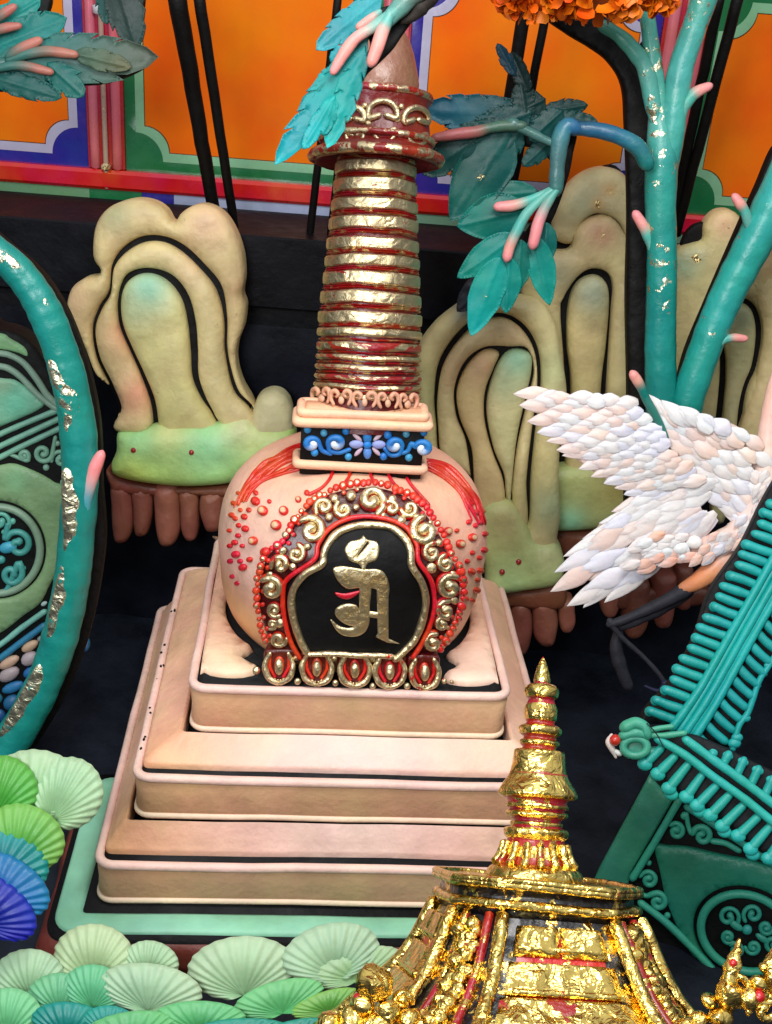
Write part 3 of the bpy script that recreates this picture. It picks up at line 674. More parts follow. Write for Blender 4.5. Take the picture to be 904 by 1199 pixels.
for i, (ya, yb) in enumerate(zip(ys_[:-1], ys_[1:])):
    z = zax(ya)+.03; dz = zax(yb)-zax(ya); hb = dz*(.66+rng.normal()*.03) if i > 4 else dz*.55; r = float(rsp(z+dz*.4)); tl = rng.normal(0, .007, 2)
    q = MB(); pr = [(r-.06, z), (r-.012, z+.002), (r-.001, z+.014), (r+.002, z+hb*.4), (r-.001, z+hb-.014), (r-.012, z+hb-.002), (r-.06, z+hb)]
    q.lathe(pr, 0, 0, g('#8a140e', .66+.05*math.sin(i*2.1)-(.12 if i < 6 else 0)), 90, wob=.022); q.v[-1][:, 2] += q.v[-1][:, 0]*tl[0]+q.v[-1][:, 1]*tl[1]
    for k_, (fz, hh_) in enumerate(((.80, .014), (.92, .009)) if i > 5 else ((.78, .013),)):
        zz = z+dz*fz; pr = [(r-.06, zz-hh_), (r-.028, zz-hh_*.8), (r-.012-.006*k_, zz), (r-.028, zz+hh_*.8), (r-.06, zz+hh_)]
        q.lathe(pr, 0, 0, g('#8e110d', .46), 72, wob=.018); q.v[-1][:, 2] += q.v[-1][:, 0]*tl[1]
    q.build('ring', M_ring, sp, 35)
XF = None
Fc = lambda P: (lambda l: np.hypot(l[0], l[1])-float(rsp(0))-.01)(SI(P)); MC = Imp(Fc, 8., 12.5)
q = MB()
for k in range(-2, 3):
    cxp = 427+k*29*(1-.07*abs(k)); cyp = 467+k*1.8-abs(k)*.6; f = 1-.12*abs(k)
    for d in (-1, 1):
        q.rtube([(cxp+d*10*f, cyp+8), (cxp+d*13*f, cyp+2), (cxp+d*12*f, cyp-5), (cxp+d*7*f, cyp-7), (cxp+d*3.5*f, cyp-3), (cxp+d*5.5*f, cyp-.5)], [2, 2.6, 2.8, 2.8, 2.6, 2], MC, g('#d49c7c', .2), ds=1.5, seg=8, jit=.2)
    q.bead(cxp, cyp+4, 3.4, MC, g('#d8a888', .2), ry=5)
q.build('curled_petals', M_dough, sp)

# parasol
XF = XS
zp0 = zax(189); pr0 = rax(74); prb = rax(63); zp1 = zax(118)
q = MB(); q.lathe([(.2, zp0+.06), (pr0*.8, zp0-.0), (pr0-.03, zp0-.03), (pr0+.0, zp0+.02), (pr0-.02, zp0+.07), (pr0-.08, zp0+.11), (prb+.0, zp0+.14), (prb-.02, zp0+.3), (prb-.04, zp1-.06), (prb-.02, zp1-.03), (prb-.03, zp1+.03), (prb-.12, zp1+.05), (rax(45), zp1+.05)], 0, 0, g('#760e0b', .08), 80, wob=.012); pa = q.build('parasol', M_gilt, st); ORIG[pa.name] = ORIG[st.name]
q = MB()
for z, r, rad in ((zp0+.02, pr0, .045), (zp1, prb-.03, .035), (zp0+.17, prb+.01, .03)):
    q.wtube([(r*math.cos(a), r*math.sin(a), z+.016*noise.noise(Vector((math.cos(a)*3, math.sin(a)*3, z)))) for a in np.linspace(0, 2*math.pi, 72, endpoint=False)], rad, g('#94160f', .5), 8, closed=True, up=(0, 0, 1))
q.build('parasol_rim', M_gilt, pa)
XF = None
Fp = lambda P: (lambda l: np.hypot(l[0], l[1])-(prb-.02))(SI(P)); MP = Imp(Fp, 8.0, 12.5)
for x, y, r, a0, d in ((557, 505, 62, 2.4, 1), (700, 525, 52, 2.2, 1), (430, 520, 50, 2.4, 1), (330, 500, 45, 2.4, 1)):
    for (dx, dy, k, fl_) in ((0, 0, 1., 1), (8, 78, .72, -1)):
        (px, py), = zS([(x+dx, y+dy)]); rr = r*k/3.767; q = MB()
        pts = [(px+rr*math.cos(t)*(1-.0), py-fl_*rr*.95*math.sin(t)) for t in np.linspace(-.9, math.pi+.9, 18)]
        pts = [(px+rr*.3, py+fl_*rr*.1)]+pts[2:-2]+[(px-rr*.3, py+fl_*rr*.1)]
        q.rtube(pts, 3.1*k+.5, MP, g('#8e140f', .66), ds=1.6, seg=8); q.build('scroll', M_gilt, pa)
for x, y in ((480, 465), (640, 470), (622, 530), (495, 545), (380, 480), (625, 600), (480, 620)):
    (px, py), = zS([(x, y)]); q = MB(); q.bead(px, py, 3.6, MP, g('#8e140f', .6)); q.build('gilt_pearl', M_gilt, pa)
XF = XS
q = MB(); q.lathe([(rax(r), zax(y)) for r, y in ((42, 120), (45, 112), (45.5, 100), (43, 85), (39, 68), (33, 52), (24, 38), (11, 28), (0.5, 25))], .0, 0, g('#946650', .34), 48, wob=.03); q.build('finial', M_gilt, st)
XF = None
# ================================================================== TRAY UNDER THE STUPA
MT = lambda z0: (lambda x, y, h=0: SW(x, y, z0+np.asarray(h)))
ty = thing('slab', 'mint green slab with dark red rock edge under the stepped peach stupa', 'base', (SX, SY-2.5, FLOOR))
at3 = a3
def tr_(e, r, per=10):   # plan of the slab: left edge to right edge, open behind
    x0, x1, y0, y1 = -(a3+.33)-e, a2+.18+e, -(a3+.33)-e, -.45+e; hx, hy = (x1-x0)/2, (y1-y0)/2
    P = rs(hx, r, per, b=hy); return P+np.array([(x0+x1)/2, (y0+y1)/2])
q = MB(); lps = []
for k, (dr, z) in enumerate(((.13, FLOOR+.0), (.17, FLOOR+.12), (.10, FLOOR+.24), (.06, b3-.10), (-.1, b3-.075))):
    W = SW(*tr_(dr, .25, 14).T, z); W = W+np.array([[noise.noise(Vector((p[0]*2.2, p[1]*2.2, z*4))), noise.noise(Vector((p[0]*2.2+9, p[1]*2.2, z*4))), 0] for p in W])*(.09 if k < 4 else 0); lps.append(W)
q.loft(lps, '#6a2a22', cap0=False); q.build('red_rock', M_rock, ty)
q = MB(); q.loft([SW(*tr_(.055, .2).T, z) for z in (b3-.2, b3-.05)], BLK, cap0=False); q.build('black_ground', M_black, ty)
lps = []
for e, dz_ in ((0, -.03), (-.005, .015), (-.03, .035), (-.12, .04), (-.2, .035), (-.235, .015), (-.24, -.03)): lps.append(wobz(SW(*tr_(e, max(.04, .22+e*.75)).T, b3-.05+dz_), .014))
q = MB(); q.loft(lps, '#86c6a4', cap0=False, cap1=False); V = q.v[0]; q.c[0] = np.array([mix('#7fc29e', '#98d2b2', .5+.5*noise.noise(Vector((p[0]*1.3, p[1]*1.3, 2)))) for p in V]); q.build('mint_border', M_wax, ty)

# ================================================================== ROCKS
BEI, PNK, BGR, YGR = '#c9b48a', '#d79a80', '#84b3a4', '#a9c06a'
def rock(label, M, base_px, Y):
    o = at(*base_px, Y); return thing('cloud_rock', label, 'rock', tuple(o), 'cloud shaped rocks on the backboard')
def pil(name, par, pts, M, col, Rr, H, base=0, mat=None, sharp=None, **k):
    q = MB(); q.pillow(pts, M, col, Rr, H, base=base, **k); o = q.build(name, mat or M_rock, par); ORIG[o.name] = ORIG[par.name]; return o
Y1 = 12.55; ML = PAT(220, 420, Y1, (.05, -1, .12))
r1 = rock('pale cloud shaped rock with a green foot left of the spire', ML, (230, 570), Y1)
outer = zD([(275, 200), (283, 110), (325, 55), (395, 32), (452, 40), (488, 64), (506, 96), (518, 100), (530, 78), (560, 56), (605, 48), (655, 72), (690, 122), (714, 190), (720, 260), (714, 310), (724, 345), (718, 405), (700, 455), (695, 510), (712, 575), (748, 645), (745, 720), (380, 720), (352, 640), (330, 590), (282, 545), (252, 470), (215, 400), (198, 350), (212, 295), (250, 265), (288, 258), (297, 240)])
arch_o = zD([(362, 720), (358, 645), (332, 575), (294, 495), (281, 415), (300, 355), (326, 310), (336, 235), (372, 188), (425, 160), (482, 160), (535, 188), (592, 242), (636, 300), (658, 385), (660, 470), (672, 545), (692, 605), (735, 652), (740, 720)])
hole1 = zD([(368, 726), (350, 660), (322, 585), (284, 505), (271, 415), (290, 352), (320, 302), (328, 228), (362, 176), (420, 142), (484, 142), (545, 170), (604, 226), (652, 288), (668, 380), (668, 465), (682, 540), (704, 600), (746, 648), (748, 724)])
ton_o = zD([(470, 730), (466, 690), (455, 620), (425, 545), (390, 470), (362, 400), (356, 330), (372, 280), (410, 254), (455, 254), (500, 280), (535, 330), (552, 400), (560, 480), (566, 560), (592, 620), (625, 668), (640, 730)])
hole2 = zD([(446, 730), (450, 690), (440, 625), (412, 548), (378, 472), (350, 402), (346, 325), (366, 262), (408, 238), (462, 238), (515, 262), (556, 318), (576, 395), (582, 475), (584, 550), (604, 612), (632, 668), (650, 730)])
pil('black_ground', r1, zD([(300, 200), (300, 110), (400, 45), (500, 110), (600, 62), (690, 150), (708, 300), (705, 410), (690, 510), (735, 650), (735, 780), (370, 780), (345, 640), (265, 470), (210, 350), (300, 265)]), ML, '#0a0807', 4, 2, base=-6, mat=M_black, skirt=20)
bl = [(x, y, r, c, s_) for (x, y), r, c, s_ in ((zD([(345, 75)])[0], 22, '#8f9a7c', .6), (zD([(610, 100)])[0], 26, '#d9b196', .8), (zD([(230, 330)])[0], 22, '#c9a387', .6), (zD([(700, 300)])[0], 14, '#a7845c', .6))]
pil('back_lobe', r1, outer, ML, BEI, 15, 15, skirt=26, holes=[hole1], blobs=bl, wob=1.2)
bl = [(*zD([(370, 430)])[0], 26, PNK, .8), (*zD([(410, 600)])[0], 26, PNK, .85), (*zD([(560, 230)])[0], 26, '#d0b292', .6), (*zD([(340, 640)])[0], 16, '#c49a7c', .6)]
pil('arched_band', r1, arch_o, ML, '#cbb98f', 13, 13, skirt=18, holes=[hole2], blobs=bl, wob=1.)
pil('tongue', r1, ton_o, ML, '#c8bd8c', 16, 15, skirt=18, blobs=[(*zD([(440, 290)])[0], 28, '#86bbaa', .95), (*zD([(400, 360)])[0], 18, '#a6b797', .6), (*zD([(520, 690)])[0], 40, '#b9b07a', .6)], wob=1.)
pil('side_knob', r1, zD([(735, 720), (745, 650), (765, 608), (800, 592), (835, 602), (858, 640), (864, 720), (860, 790), (740, 790)]), ML, '#c6bd9a', 16, 16, skirt=20, base=2)
gm = pil('green_foot', r1, zD([(352, 712), (420, 706), (470, 690), (560, 690), (640, 688), (720, 668), (760, 690), (860, 700), (864, 770), (830, 800), (760, 820), (700, 858), (560, 872), (420, 860), (345, 840), (330, 810), (345, 770)]), ML, '#a8c872', 20, 20, base=4, skirt=26, blobs=[(*zD([(420, 740)])[0], 30, '#8fcfa0', .9), (*zD([(620, 740)])[0], 40, '#8fd0a4', .9), (*zD([(720, 680)])[0], 26, '#d0cfa8', .9), (*zD([(500, 700)])[0], 22, '#c4c48e', .8), (*zD([(400, 830)])[0], 30, '#b9cf6a', .8), (*zD([(800, 740)])[0], 26, '#c4cf90', .7)], wob=1.5)
for x, y in ((403, 755), (571, 761)):
    q = MB(); (px, py), = zD([(x, y)]); q.bead(px, py, 3.4, ML, '#a01c1c', h=22, flat=.9); q.build('red_berry', M_red, gm)
def ledge(par, pts, M, drips, skirt=60, col='#6e3a2b', base=-2):
    pil('ledge', par, pts, M, col, 7, 9, base=base, skirt=skirt, wob=1.2)
    for (x, y, rx, ry) in drips:
        c = mix('#93594c', '#6a3a30', rng.random()); rx *= 1.03; ry *= .9+.25*rng.random()
        k = rng.normal(0, 2, 8)
        pil('drip_stone', par, [(x-rx*.8+k[0], y-ry), (x+rx*.8+k[1], y-ry*1.02), (x+rx+k[2]*.5, y-ry*.2), (x+rx*.92+k[3]*.5, y+ry*.5), (x+rx*.5+k[4]*.6, y+ry*.95), (x-rx*.4+k[4]*.6, y+ry*.97), (x-rx*.9+k[5]*.5, y+ry*.55), (x-rx+k[6]*.5, y-ry*.2)], M, c, rx*.9, rx*.9, base=base-2, skirt=22, wob=1.2)
ledge(r1, zD([(312, 830), (345, 845), (430, 868), (560, 880), (700, 868), (745, 850), (745, 905), (640, 908), (540, 902), (440, 905), (340, 895), (322, 870)]), ML, [(*zD([(358, 960)])[0], 13, 30), (*zD([(418, 955)])[0], 12, 25), (*zD([(492, 965)])[0], 15, 33), (*zD([(556, 965)])[0], 11, 31), (*zD([(622, 955)])[0], 13, 23), (*zD([(672, 960)])[0], 9, 24)])

# tall rock behind (right of spire)
Y2 = 12.75; M2b = PAT(690, 420, Y2, (0, -1, .1))
r2 = rock('tall pale rock with gold flecks behind the teal tree trunk', M2b, (690, 610), Y2)
pil('black_ground', r2, [(655, 250), (690, 205), (735, 220), (742, 480), (735, 600), (600, 600), (610, 300)], M2b, '#0a0807', 4, 2, base=-6, mat=M_black, skirt=14)
pil('back_lobe', r2, [(646, 275), (652, 240), (668, 214), (690, 199), (714, 196), (734, 208), (745, 240), (748, 300), (740, 300), (725, 262), (700, 250), (680, 262), (668, 285)], M2b, '#c3b48e', 14, 13, skirt=20, blobs=[(690, 240, 24, '#9aa08a', .8), (720, 210, 20, '#cdb994', .7), (698, 238, 9, g('#c0a070', .6), 1), (712, 222, 8, g('#c0a070', .6), 1)])
hole = zC([(236, 1560), (262, 1199), (250, 960), (258, 910), (300, 845), (345, 818), (392, 830), (410, 875), (404, 960), (390, 1199), (372, 1560)])
pil('shoulder', r2, [(600, 585), (604, 470), (608, 360), (618, 300), (640, 292), (666, 290), (672, 268), (690, 254), (712, 252), (728, 268), (738, 300), (742, 420), (740, 520), (738, 606)], M2b, '#b9a982', 13, 12, base=4, skirt=20, holes=[hole], blobs=[(700, 270, 20, '#b98d74', .85), (705, 275, 10, g('#b98d74', .6), 1), (655, 320, 18, '#8f9484', .6), (720, 500, 40, '#b2ac78', .7), (735, 400, 14, '#b2ad84', .6)])
pil('tongue', r2, zC([(262, 1560), (282, 1199), (270, 1050), (274, 930), (300, 862), (350, 838), (388, 860), (398, 920), (388, 1050), (372, 1199), (362, 1560)]), M2b, '#a99970', 11, 11, base=4, skirt=16, blobs=[(692, 340, 24, '#8c998c', .85), (694, 380, 12, '#7d6d50', .5)])
pil('green_foot', r2, [(600, 560), (640, 545), (690, 540), (735, 545), (738, 585), (725, 606), (690, 616), (640, 618), (600, 615)], M2b, '#929a68', 14, 13, base=8, skirt=30, blobs=[(665, 605, 18, '#7fc0a8', .8), (720, 570, 26, '#a9985a', .7)])
ledge(r2, [(640, 618), (680, 622), (730, 612), (745, 612), (745, 645), (700, 655), (640, 650)], M2b, [(745, 715, 14, 34), (778, 705, 14, 32), (802, 690, 11, 26), (715, 690, 12, 30)])
pil('ledge', r2, [(700, 690), (735, 690), (800, 688), (830, 690), (830, 705), (790, 712), (720, 712)], M2b, '#63362a', 6, 7, base=-2, skirt=40)

# front rock (right of spire)
Y3 = 12.25; M3 = PAT(570, 520, Y3, (-.03, -1, .12))
r3 = rock('pale grooved rock with mint green foot directly right of the stupa neck', M3, (580, 690), Y3)
o3 = zG([(25, 370), (20, 210), (70, 120), (140, 60), (190, 30), (260, 10), (340, 20), (420, 40), (465, 110), (482, 200), (500, 330), (480, 480), (475, 620), (480, 720), (470, 800), (490, 860), (478, 900), (250, 900), (240, 780), (190, 640), (100, 570), (40, 480)])
pil('black_ground', r3, zG([(40, 370), (40, 210), (150, 80), (260, 30), (400, 60), (460, 200), (480, 330), (460, 700), (450, 880), (270, 880), (240, 700), (120, 560)]), M3, '#0a0807', 4, 2, base=-6, mat=M_black, skirt=14)
h31 = zG([(210, 640), (170, 590), (98, 545), (84, 430), (78, 330), (98, 215), (180, 108), (282, 72), (360, 105), (408, 185), (418, 300), (400, 450), (385, 600), (378, 740), (330, 760), (260, 720)])
pil('back_lobe', r3, o3, M3, '#bdb287', 15, 14, skirt=30, holes=[h31], blobs=[(*zG([(440, 250)])[0], 26, '#a9b48c', .7), (*zG([(60, 300)])[0], 26, '#aeb083', .7), (*zG([(180, 60)])[0], 16, '#6f7b82', .9), (*zG([(440, 680)])[0], 26, '#8fa488', .7), (*zG([(430, 540)])[0], 26, '#b5aa7c', .7)])
b3o = zG([(205, 660), (200, 600), (150, 560), (102, 530), (90, 430), (88, 335), (112, 225), (192, 122), (282, 86), (348, 115), (396, 190), (406, 300), (388, 450), (372, 600), (362, 780), (200, 780)])
h32 = zG([(212, 690), (196, 605), (178, 480), (148, 400), (142, 310), (176, 225), (238, 180), (320, 178), (374, 184), (396, 255), (376, 350), (344, 490), (326, 620), (316, 690)])
pil('arched_band', r3, b3o, M3, '#c2b28c', 11, 11, skirt=16, base=2, holes=[h32], blobs=[(*zG([(160, 250)])[0], 26, '#c7a488', .6), (*zG([(140, 480)])[0], 20, '#b9a985', .5), (*zG([(330, 130)])[0], 20, '#c9a78a', .6), (*zG([(350, 640)])[0], 26, '#b3aa7c', .7)])
pil('tongue', r3, zG([(216, 690), (204, 600), (196, 500), (158, 400), (150, 318), (182, 240), (238, 190), (284, 198), (268, 245), (240, 320), (238, 410), (262, 510), (296, 600), (306, 690), (300, 760), (220, 760)]), M3, '#c0aa82', 10, 10, base=2, skirt=14, blobs=[(*zG([(230, 240)])[0], 20, '#c69d80', .7)])
pil('tongue', r3, zG([(318, 690), (306, 650), (300, 585), (268, 505), (246, 405), (248, 330), (272, 250), (304, 200), (342, 186), (386, 204), (386, 265), (362, 370), (338, 490)]), M3, '#b7b089', 10, 10, base=2, skirt=14, blobs=[(*zG([(340, 215)])[0], 24, '#80b29c', .9), (*zG([(300, 300)])[0], 18, '#9fae8e', .6)])
g3 = pil('green_foot', r3, zG([(205, 760), (240, 680), (300, 662), (345, 690), (372, 740), (400, 790), (462, 800), (492, 862), (470, 925), (380, 945), (255, 952), (235, 860)]), M3, '#a8b880', 15, 14, base=8, skirt=34, blobs=[(*zG([(300, 720)])[0], 28, '#b9b084', .9), (*zG([(440, 830)])[0], 18, '#c3c69c', .7), (*zG([(300, 910)])[0], 30, '#a3c896', .7)])
for x, y in ((292, 877), (344, 845)):
    q = MB(); (px, py), = zG([(x, y)]); q.bead(px, py, 3.4, M3, '#a01c1c', h=21, flat=.9); q.build('red_berry', M_red, g3)
ledge(r3, zG([(250, 950), (380, 950), (480, 930), (500, 960), (490, 1010), (420, 1020), (340, 1010), (260, 1010)]), M3, [(*zG([(352, 1085)])[0], 13, 33), (*zG([(432, 1065)])[0], 14, 26), (*zG([(503, 1045)])[0], 9, 19), (*zG([(290, 1080)])[0], 11, 28)])

# right rock
Y4 = 12.75; M4 = PAT(850, 380, Y4, (-.08, -1, .1))
r4 = rock('pale rock with a pink knob between the two teal trunks, cut by the photo edge', M4, (850, 520), Y4)
pil('black_ground', r4, [(795, 300), (840, 260), (900, 290), (935, 300), (935, 520), (790, 520)], M4, '#0a0807', 4, 2, base=-6, mat=M_black, skirt=14)
h41 = zC([(690, 1560), (728, 1250), (738, 1100), (726, 1010), (752, 930), (796, 905), (845, 935), (866, 1010), (850, 1120), (812, 1230), (780, 1560)])
pil('back_lobe', r4, [(776, 560), (782, 400), (784, 320), (793, 292), (812, 284), (822, 280), (824, 262), (838, 247), (856, 246), (868, 258), (872, 285), (890, 300), (935, 300), (940, 560)], M4, '#b9ac80', 13, 12, skirt=22, holes=[h41], blobs=[(846, 258, 20, '#c49c80', .8), (848, 264, 10, g('#c49c80', .6), 1), (800, 310, 16, '#8fae9a', .8), (812, 302, 12, g('#a9a888', .6), 1), (800, 420, 26, '#a8a674', .7), (900, 310, 24, '#c29672', .7)])
pil('tongue', r4, zC([(710, 1560), (748, 1250), (756, 1120), (748, 1010), (768, 950), (800, 925), (832, 945), (846, 1010), (834, 1110), (796, 1230), (762, 1560)]), M4, '#aaa47e', 9, 9, base=2, skirt=14, blobs=[(866, 370, 16, '#7f8a72', .8)])
pil('side_lobe', r4, [(876, 330), (890, 324), (930, 322), (935, 540), (860, 540), (884, 440), (892, 380)], M4, '#b9a67e', 9, 9, base=5, skirt=14)

# ================================================================== TREES
TEA, TEAL2, BPK = '#14897f', '#3f9a90', '#e58f8f'
def stem(par, pts, rads, M, col, name='branch', mat=None, h=0, ds=4, jit=.12, seg=14, lift=.6, cols=None):
    q = MB(); q.rtube(pts, rads, M, np.array([lin(c) for c in cols]) if cols else col, h=h, ds=ds, seg=seg, jit=jit, lift=lift); o = q.build(name, mat or M_teal, par); ORIG[o.name] = ORIG[par.name]; return o
def bud(par, pts, rads, M, h=0, c0='#5fa79a', pink=None):
    n = len(pts); cols = [c0 if i < n-2 else ('#d99a8e' if i == n-2 else BPK) for i in range(n)]
    if pink: cols = pink
    q = MB(); q.rtube(pts, rads, M, np.array([lin(c) for c in cols]), h=h, ds=2, seg=12, jit=.08); o = q.build('bud', M_wax, par); ORIG[o.name] = ORIG[par.name]; return o
Y5 = 11.6; M5 = PAT(775, 300, Y5, (0, -1, .12)); M5b = PAT(775, 300, Y5+.12, (0, -1, .12))
tre = thing('tree', 'teal tree with forked gold flecked trunk and pink buds at the right', 'tree', tuple(at(780, 560, Y5)))
A5 = .1
stem(tre, [(772, 620), (772, 540), (772, 470), (771, 400), (773, 300), (771, 240), (772, 190), (770, 140), (768, 110), (762, 60), (757, 20), (752, -20)], [19, 19, 18.5, 18, 17.5, 18, 19, 13, 11, 10, 9, 9], M5, g(TEA, .32), 'trunk', jit=.04, cols=[g('#0e7f78', .2)]*2+[g('#0f857c', .3)]*2+[g('#17897f', .44), g('#2b9488', .36), g('#2f9488', .4), g('#53a698', .46), g('#55a898', .45), g('#4fa596', .44), g('#4fa596', .4), g('#4fa596', .3)])
stem(tre, [(768, 150), (762, 120), (755, 85), (744, 65), (725, 44), (706, 32)], [8, 10, 10, 9.5, 8.5, 8], M5, TEAL2, 'limb', h=6, cols=[g('#3f9a90', .46), g('#4aa296', .45), g('#5aa698', .4), g('#4f9e90', .25), g('#43917f', .1), '#43917f'])
stem(tre, [(779, 215), (784, 165), (788, 125), (795, 80), (808, 40), (824, -5), (834, -30)], [10, 14, 15, 15, 15, 15, 15], M5, TEAL2, 'limb', h=2, jit=.05, cols=[g('#2f9488', .35), g('#3f9f92', .33), g('#4aa89c', .3), g('#4aa89c', .3), g('#4aa296', .42), g('#4aa296', .42), '#4aa296'])
stem(tre, [(782, 620), (790, 540), (799, 476), (812, 430), (842, 352), (878, 280), (915, 205), (940, 150)], [17, 18, 18.5, 19, 20, 22, 24, 25], M5, TEA, 'trunk', h=8, jit=.04, cols=[g('#0e7f78', .2), g('#10847c', .25), g('#138a80', .28), g('#1c9288', .3), g('#259a90', .33), g('#2b9f94', .33), g('#3aa89c', .28), '#3aa89c'])
pil('black_backing', tre, [(734, 620), (735, 470), (733, 350), (735, 250), (732, 150), (728, 100), (712, 72), (690, 55), (662, 38), (640, 18), (690, 10), (744, 50), (770, 90), (770, 620)], M5b, '#080706', 6, 6, mat=M_black, skirt=12, wob=1)
pil('black_backing', tre, [(790, 480), (800, 420), (828, 350), (856, 285), (885, 220), (908, 170), (930, 170), (900, 260), (850, 380), (812, 480)], M5b, '#080706', 5, 5, mat=M_black, skirt=12, wob=1)
bud(tre, [(790, 150), (797, 126), (806, 113), (814, 107), (825, 102)], [5, 7, 7, 6.5, 5.5], M5, h=12)
bud(tre, [(763, 296), (759, 282), (755, 272), (750, 262), (743, 251)], [5, 6, 6.5, 6.5, 5.5], M5, h=10)
bud(tre, [(869, 262), (866, 250), (863, 243), (859, 237), (854, 230)], [5, 6, 6, 6.5, 5.5], M5, h=26)
bud(tre, [(830, 404), (838, 394), (845, 391), (853, 390), (863, 391)], [4, 5, 5, 5, 4.5], M5, h=26)
bud(tre, [(787, 535), (776, 505), (765, 482), (756, 466), (750, 452), (745, 443), (741, 437)], [4, 4.5, 5, 5, 5.5, 6, 5.5], PAT(765, 480, 10.6, (0, -1, 0)), h=4, c0='#2f7a6e')

# leafy branch hanging left from the trunk
Y6 = 11.35; M6 = PAT(600, 200, Y6, (0, -1, .15))
def leaf(par, P0, P1, w, M, col, tipc=None, h=0, lobes=5, mat=None, fr=.35, gold=0., name='leaf', cup=1., depth=.28, k=1.3):
    """leaf from P0 to P1 with pointed side lobes, a midrib and lobe veins"""
    P0 = np.array(P0, float); P1 = np.array(P1, float); L = np.linalg.norm(P1-P0); d = (P1-P0)/L; n_ = np.array([-d[1], d[0]]); w = w/2
    w *= k; depth *= .8 if k > 1 else 1
    def env(t): return (t**.55)*(1-t)**.62*1.75
    left, right = [], []
    for sgn, arr in ((1, left), (-1, right)):
        if lobes == 3 and depth <= .2:      # plain oval leaflet
            for t in (.03, .1, .2, .32, .45, .58, .7, .8, .9, .96): arr.append((t, (math.sin(math.pi*t**.8)**.75)*sgn*w*(1+rng.normal()*.03)))
            continue
        for kk in range(lobes):
            t0 = .04+.84*kk/lobes; t1 = .04+.84*(kk+.95)/lobes
            wi = env(t0+.02)*(1-depth) if kk else .12
            arr.append((t0, wi*sgn*w)); tm = t0+(t1-t0)*.55
            arr.append((tm, env(tm)*sgn*w*(1+rng.normal()*.05)))
            tt = min(.93, t1+.06); arr.append((tt, env(min(.9, t1))*sgn*w*(.95+rng.normal()*.08)*(.75 if kk == lobes-1 else 1)))
    pts = [(0, 0)]+left+[(1, 0)]+right[::-1]
    pts = [tuple(P0+d*L*t+n_*s_) for t, s_ in pts]
    def ex(V, dist):
        q = V-P0; t = (q@d)/L; s_ = (q@n_)
        rid = 1.6*np.exp(-(s_/1.6)**2)-cup*3*(np.abs(s_)/w)**2*(w/20)
        vein = .35*np.cos((t*lobes-np.abs(s_)/w*.55)*2*math.pi)
        return rid+vein*np.clip(np.abs(s_)/w*2, 0, 1)+(-(t-.4)**2*L*.12)
    bl = [(P1[0], P1[1], L*.5, tipc, .9)] if tipc else []
    if gold: c_ = (P0+P1)/2; bl.append((c_[0], c_[1], w*.5, g(col, gold), 1))
    q = MB(); q.pillow(pts, M, col, 2.2, 2., skirt=2.5, base=h, ds=2, step=max(2., L/34), wob=.7, extra=ex, smooth=False, blobs=bl); o = q.build(name, mat or M_leaf, par); ORIG[o.name] = ORIG[par.name]; return o
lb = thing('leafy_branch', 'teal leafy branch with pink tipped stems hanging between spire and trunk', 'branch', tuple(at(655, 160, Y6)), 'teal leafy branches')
DT = '#0a403d'; MTL = '#0c6f6a'  # leaf colours of this cluster darkened, its dim light painted into the teal
l1 = lambda *p: zQ([p])[0]
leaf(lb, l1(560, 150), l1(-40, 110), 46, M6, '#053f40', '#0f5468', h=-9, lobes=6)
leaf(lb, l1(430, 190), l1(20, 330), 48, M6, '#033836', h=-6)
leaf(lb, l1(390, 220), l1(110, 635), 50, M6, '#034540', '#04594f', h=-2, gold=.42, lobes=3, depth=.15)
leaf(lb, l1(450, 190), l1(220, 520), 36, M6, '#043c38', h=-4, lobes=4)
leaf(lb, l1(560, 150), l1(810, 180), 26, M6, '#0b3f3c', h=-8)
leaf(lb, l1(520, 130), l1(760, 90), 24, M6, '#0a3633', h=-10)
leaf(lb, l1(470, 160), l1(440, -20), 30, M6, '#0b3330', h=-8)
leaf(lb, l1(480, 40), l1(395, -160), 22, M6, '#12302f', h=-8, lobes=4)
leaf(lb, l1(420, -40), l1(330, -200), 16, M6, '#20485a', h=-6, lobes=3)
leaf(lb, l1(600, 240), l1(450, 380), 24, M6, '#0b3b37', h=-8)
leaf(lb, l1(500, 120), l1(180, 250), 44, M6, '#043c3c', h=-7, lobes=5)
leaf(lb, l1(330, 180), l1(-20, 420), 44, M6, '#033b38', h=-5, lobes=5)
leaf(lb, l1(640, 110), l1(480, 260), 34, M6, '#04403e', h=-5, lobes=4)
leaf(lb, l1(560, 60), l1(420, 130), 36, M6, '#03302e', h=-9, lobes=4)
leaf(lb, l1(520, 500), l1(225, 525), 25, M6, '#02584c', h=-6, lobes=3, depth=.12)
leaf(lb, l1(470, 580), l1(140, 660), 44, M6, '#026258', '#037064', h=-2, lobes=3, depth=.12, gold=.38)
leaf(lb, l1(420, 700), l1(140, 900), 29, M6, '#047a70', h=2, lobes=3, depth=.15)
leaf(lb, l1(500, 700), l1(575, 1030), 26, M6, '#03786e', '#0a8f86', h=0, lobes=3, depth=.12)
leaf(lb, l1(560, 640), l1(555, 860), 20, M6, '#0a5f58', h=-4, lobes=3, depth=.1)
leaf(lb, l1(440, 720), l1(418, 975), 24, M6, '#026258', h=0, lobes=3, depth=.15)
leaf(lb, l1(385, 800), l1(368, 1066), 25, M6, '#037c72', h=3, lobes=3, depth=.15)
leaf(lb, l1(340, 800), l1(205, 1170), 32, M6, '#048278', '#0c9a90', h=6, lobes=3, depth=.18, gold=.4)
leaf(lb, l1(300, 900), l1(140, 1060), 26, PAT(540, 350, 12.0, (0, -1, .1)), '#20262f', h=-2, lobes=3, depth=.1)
q = zQ
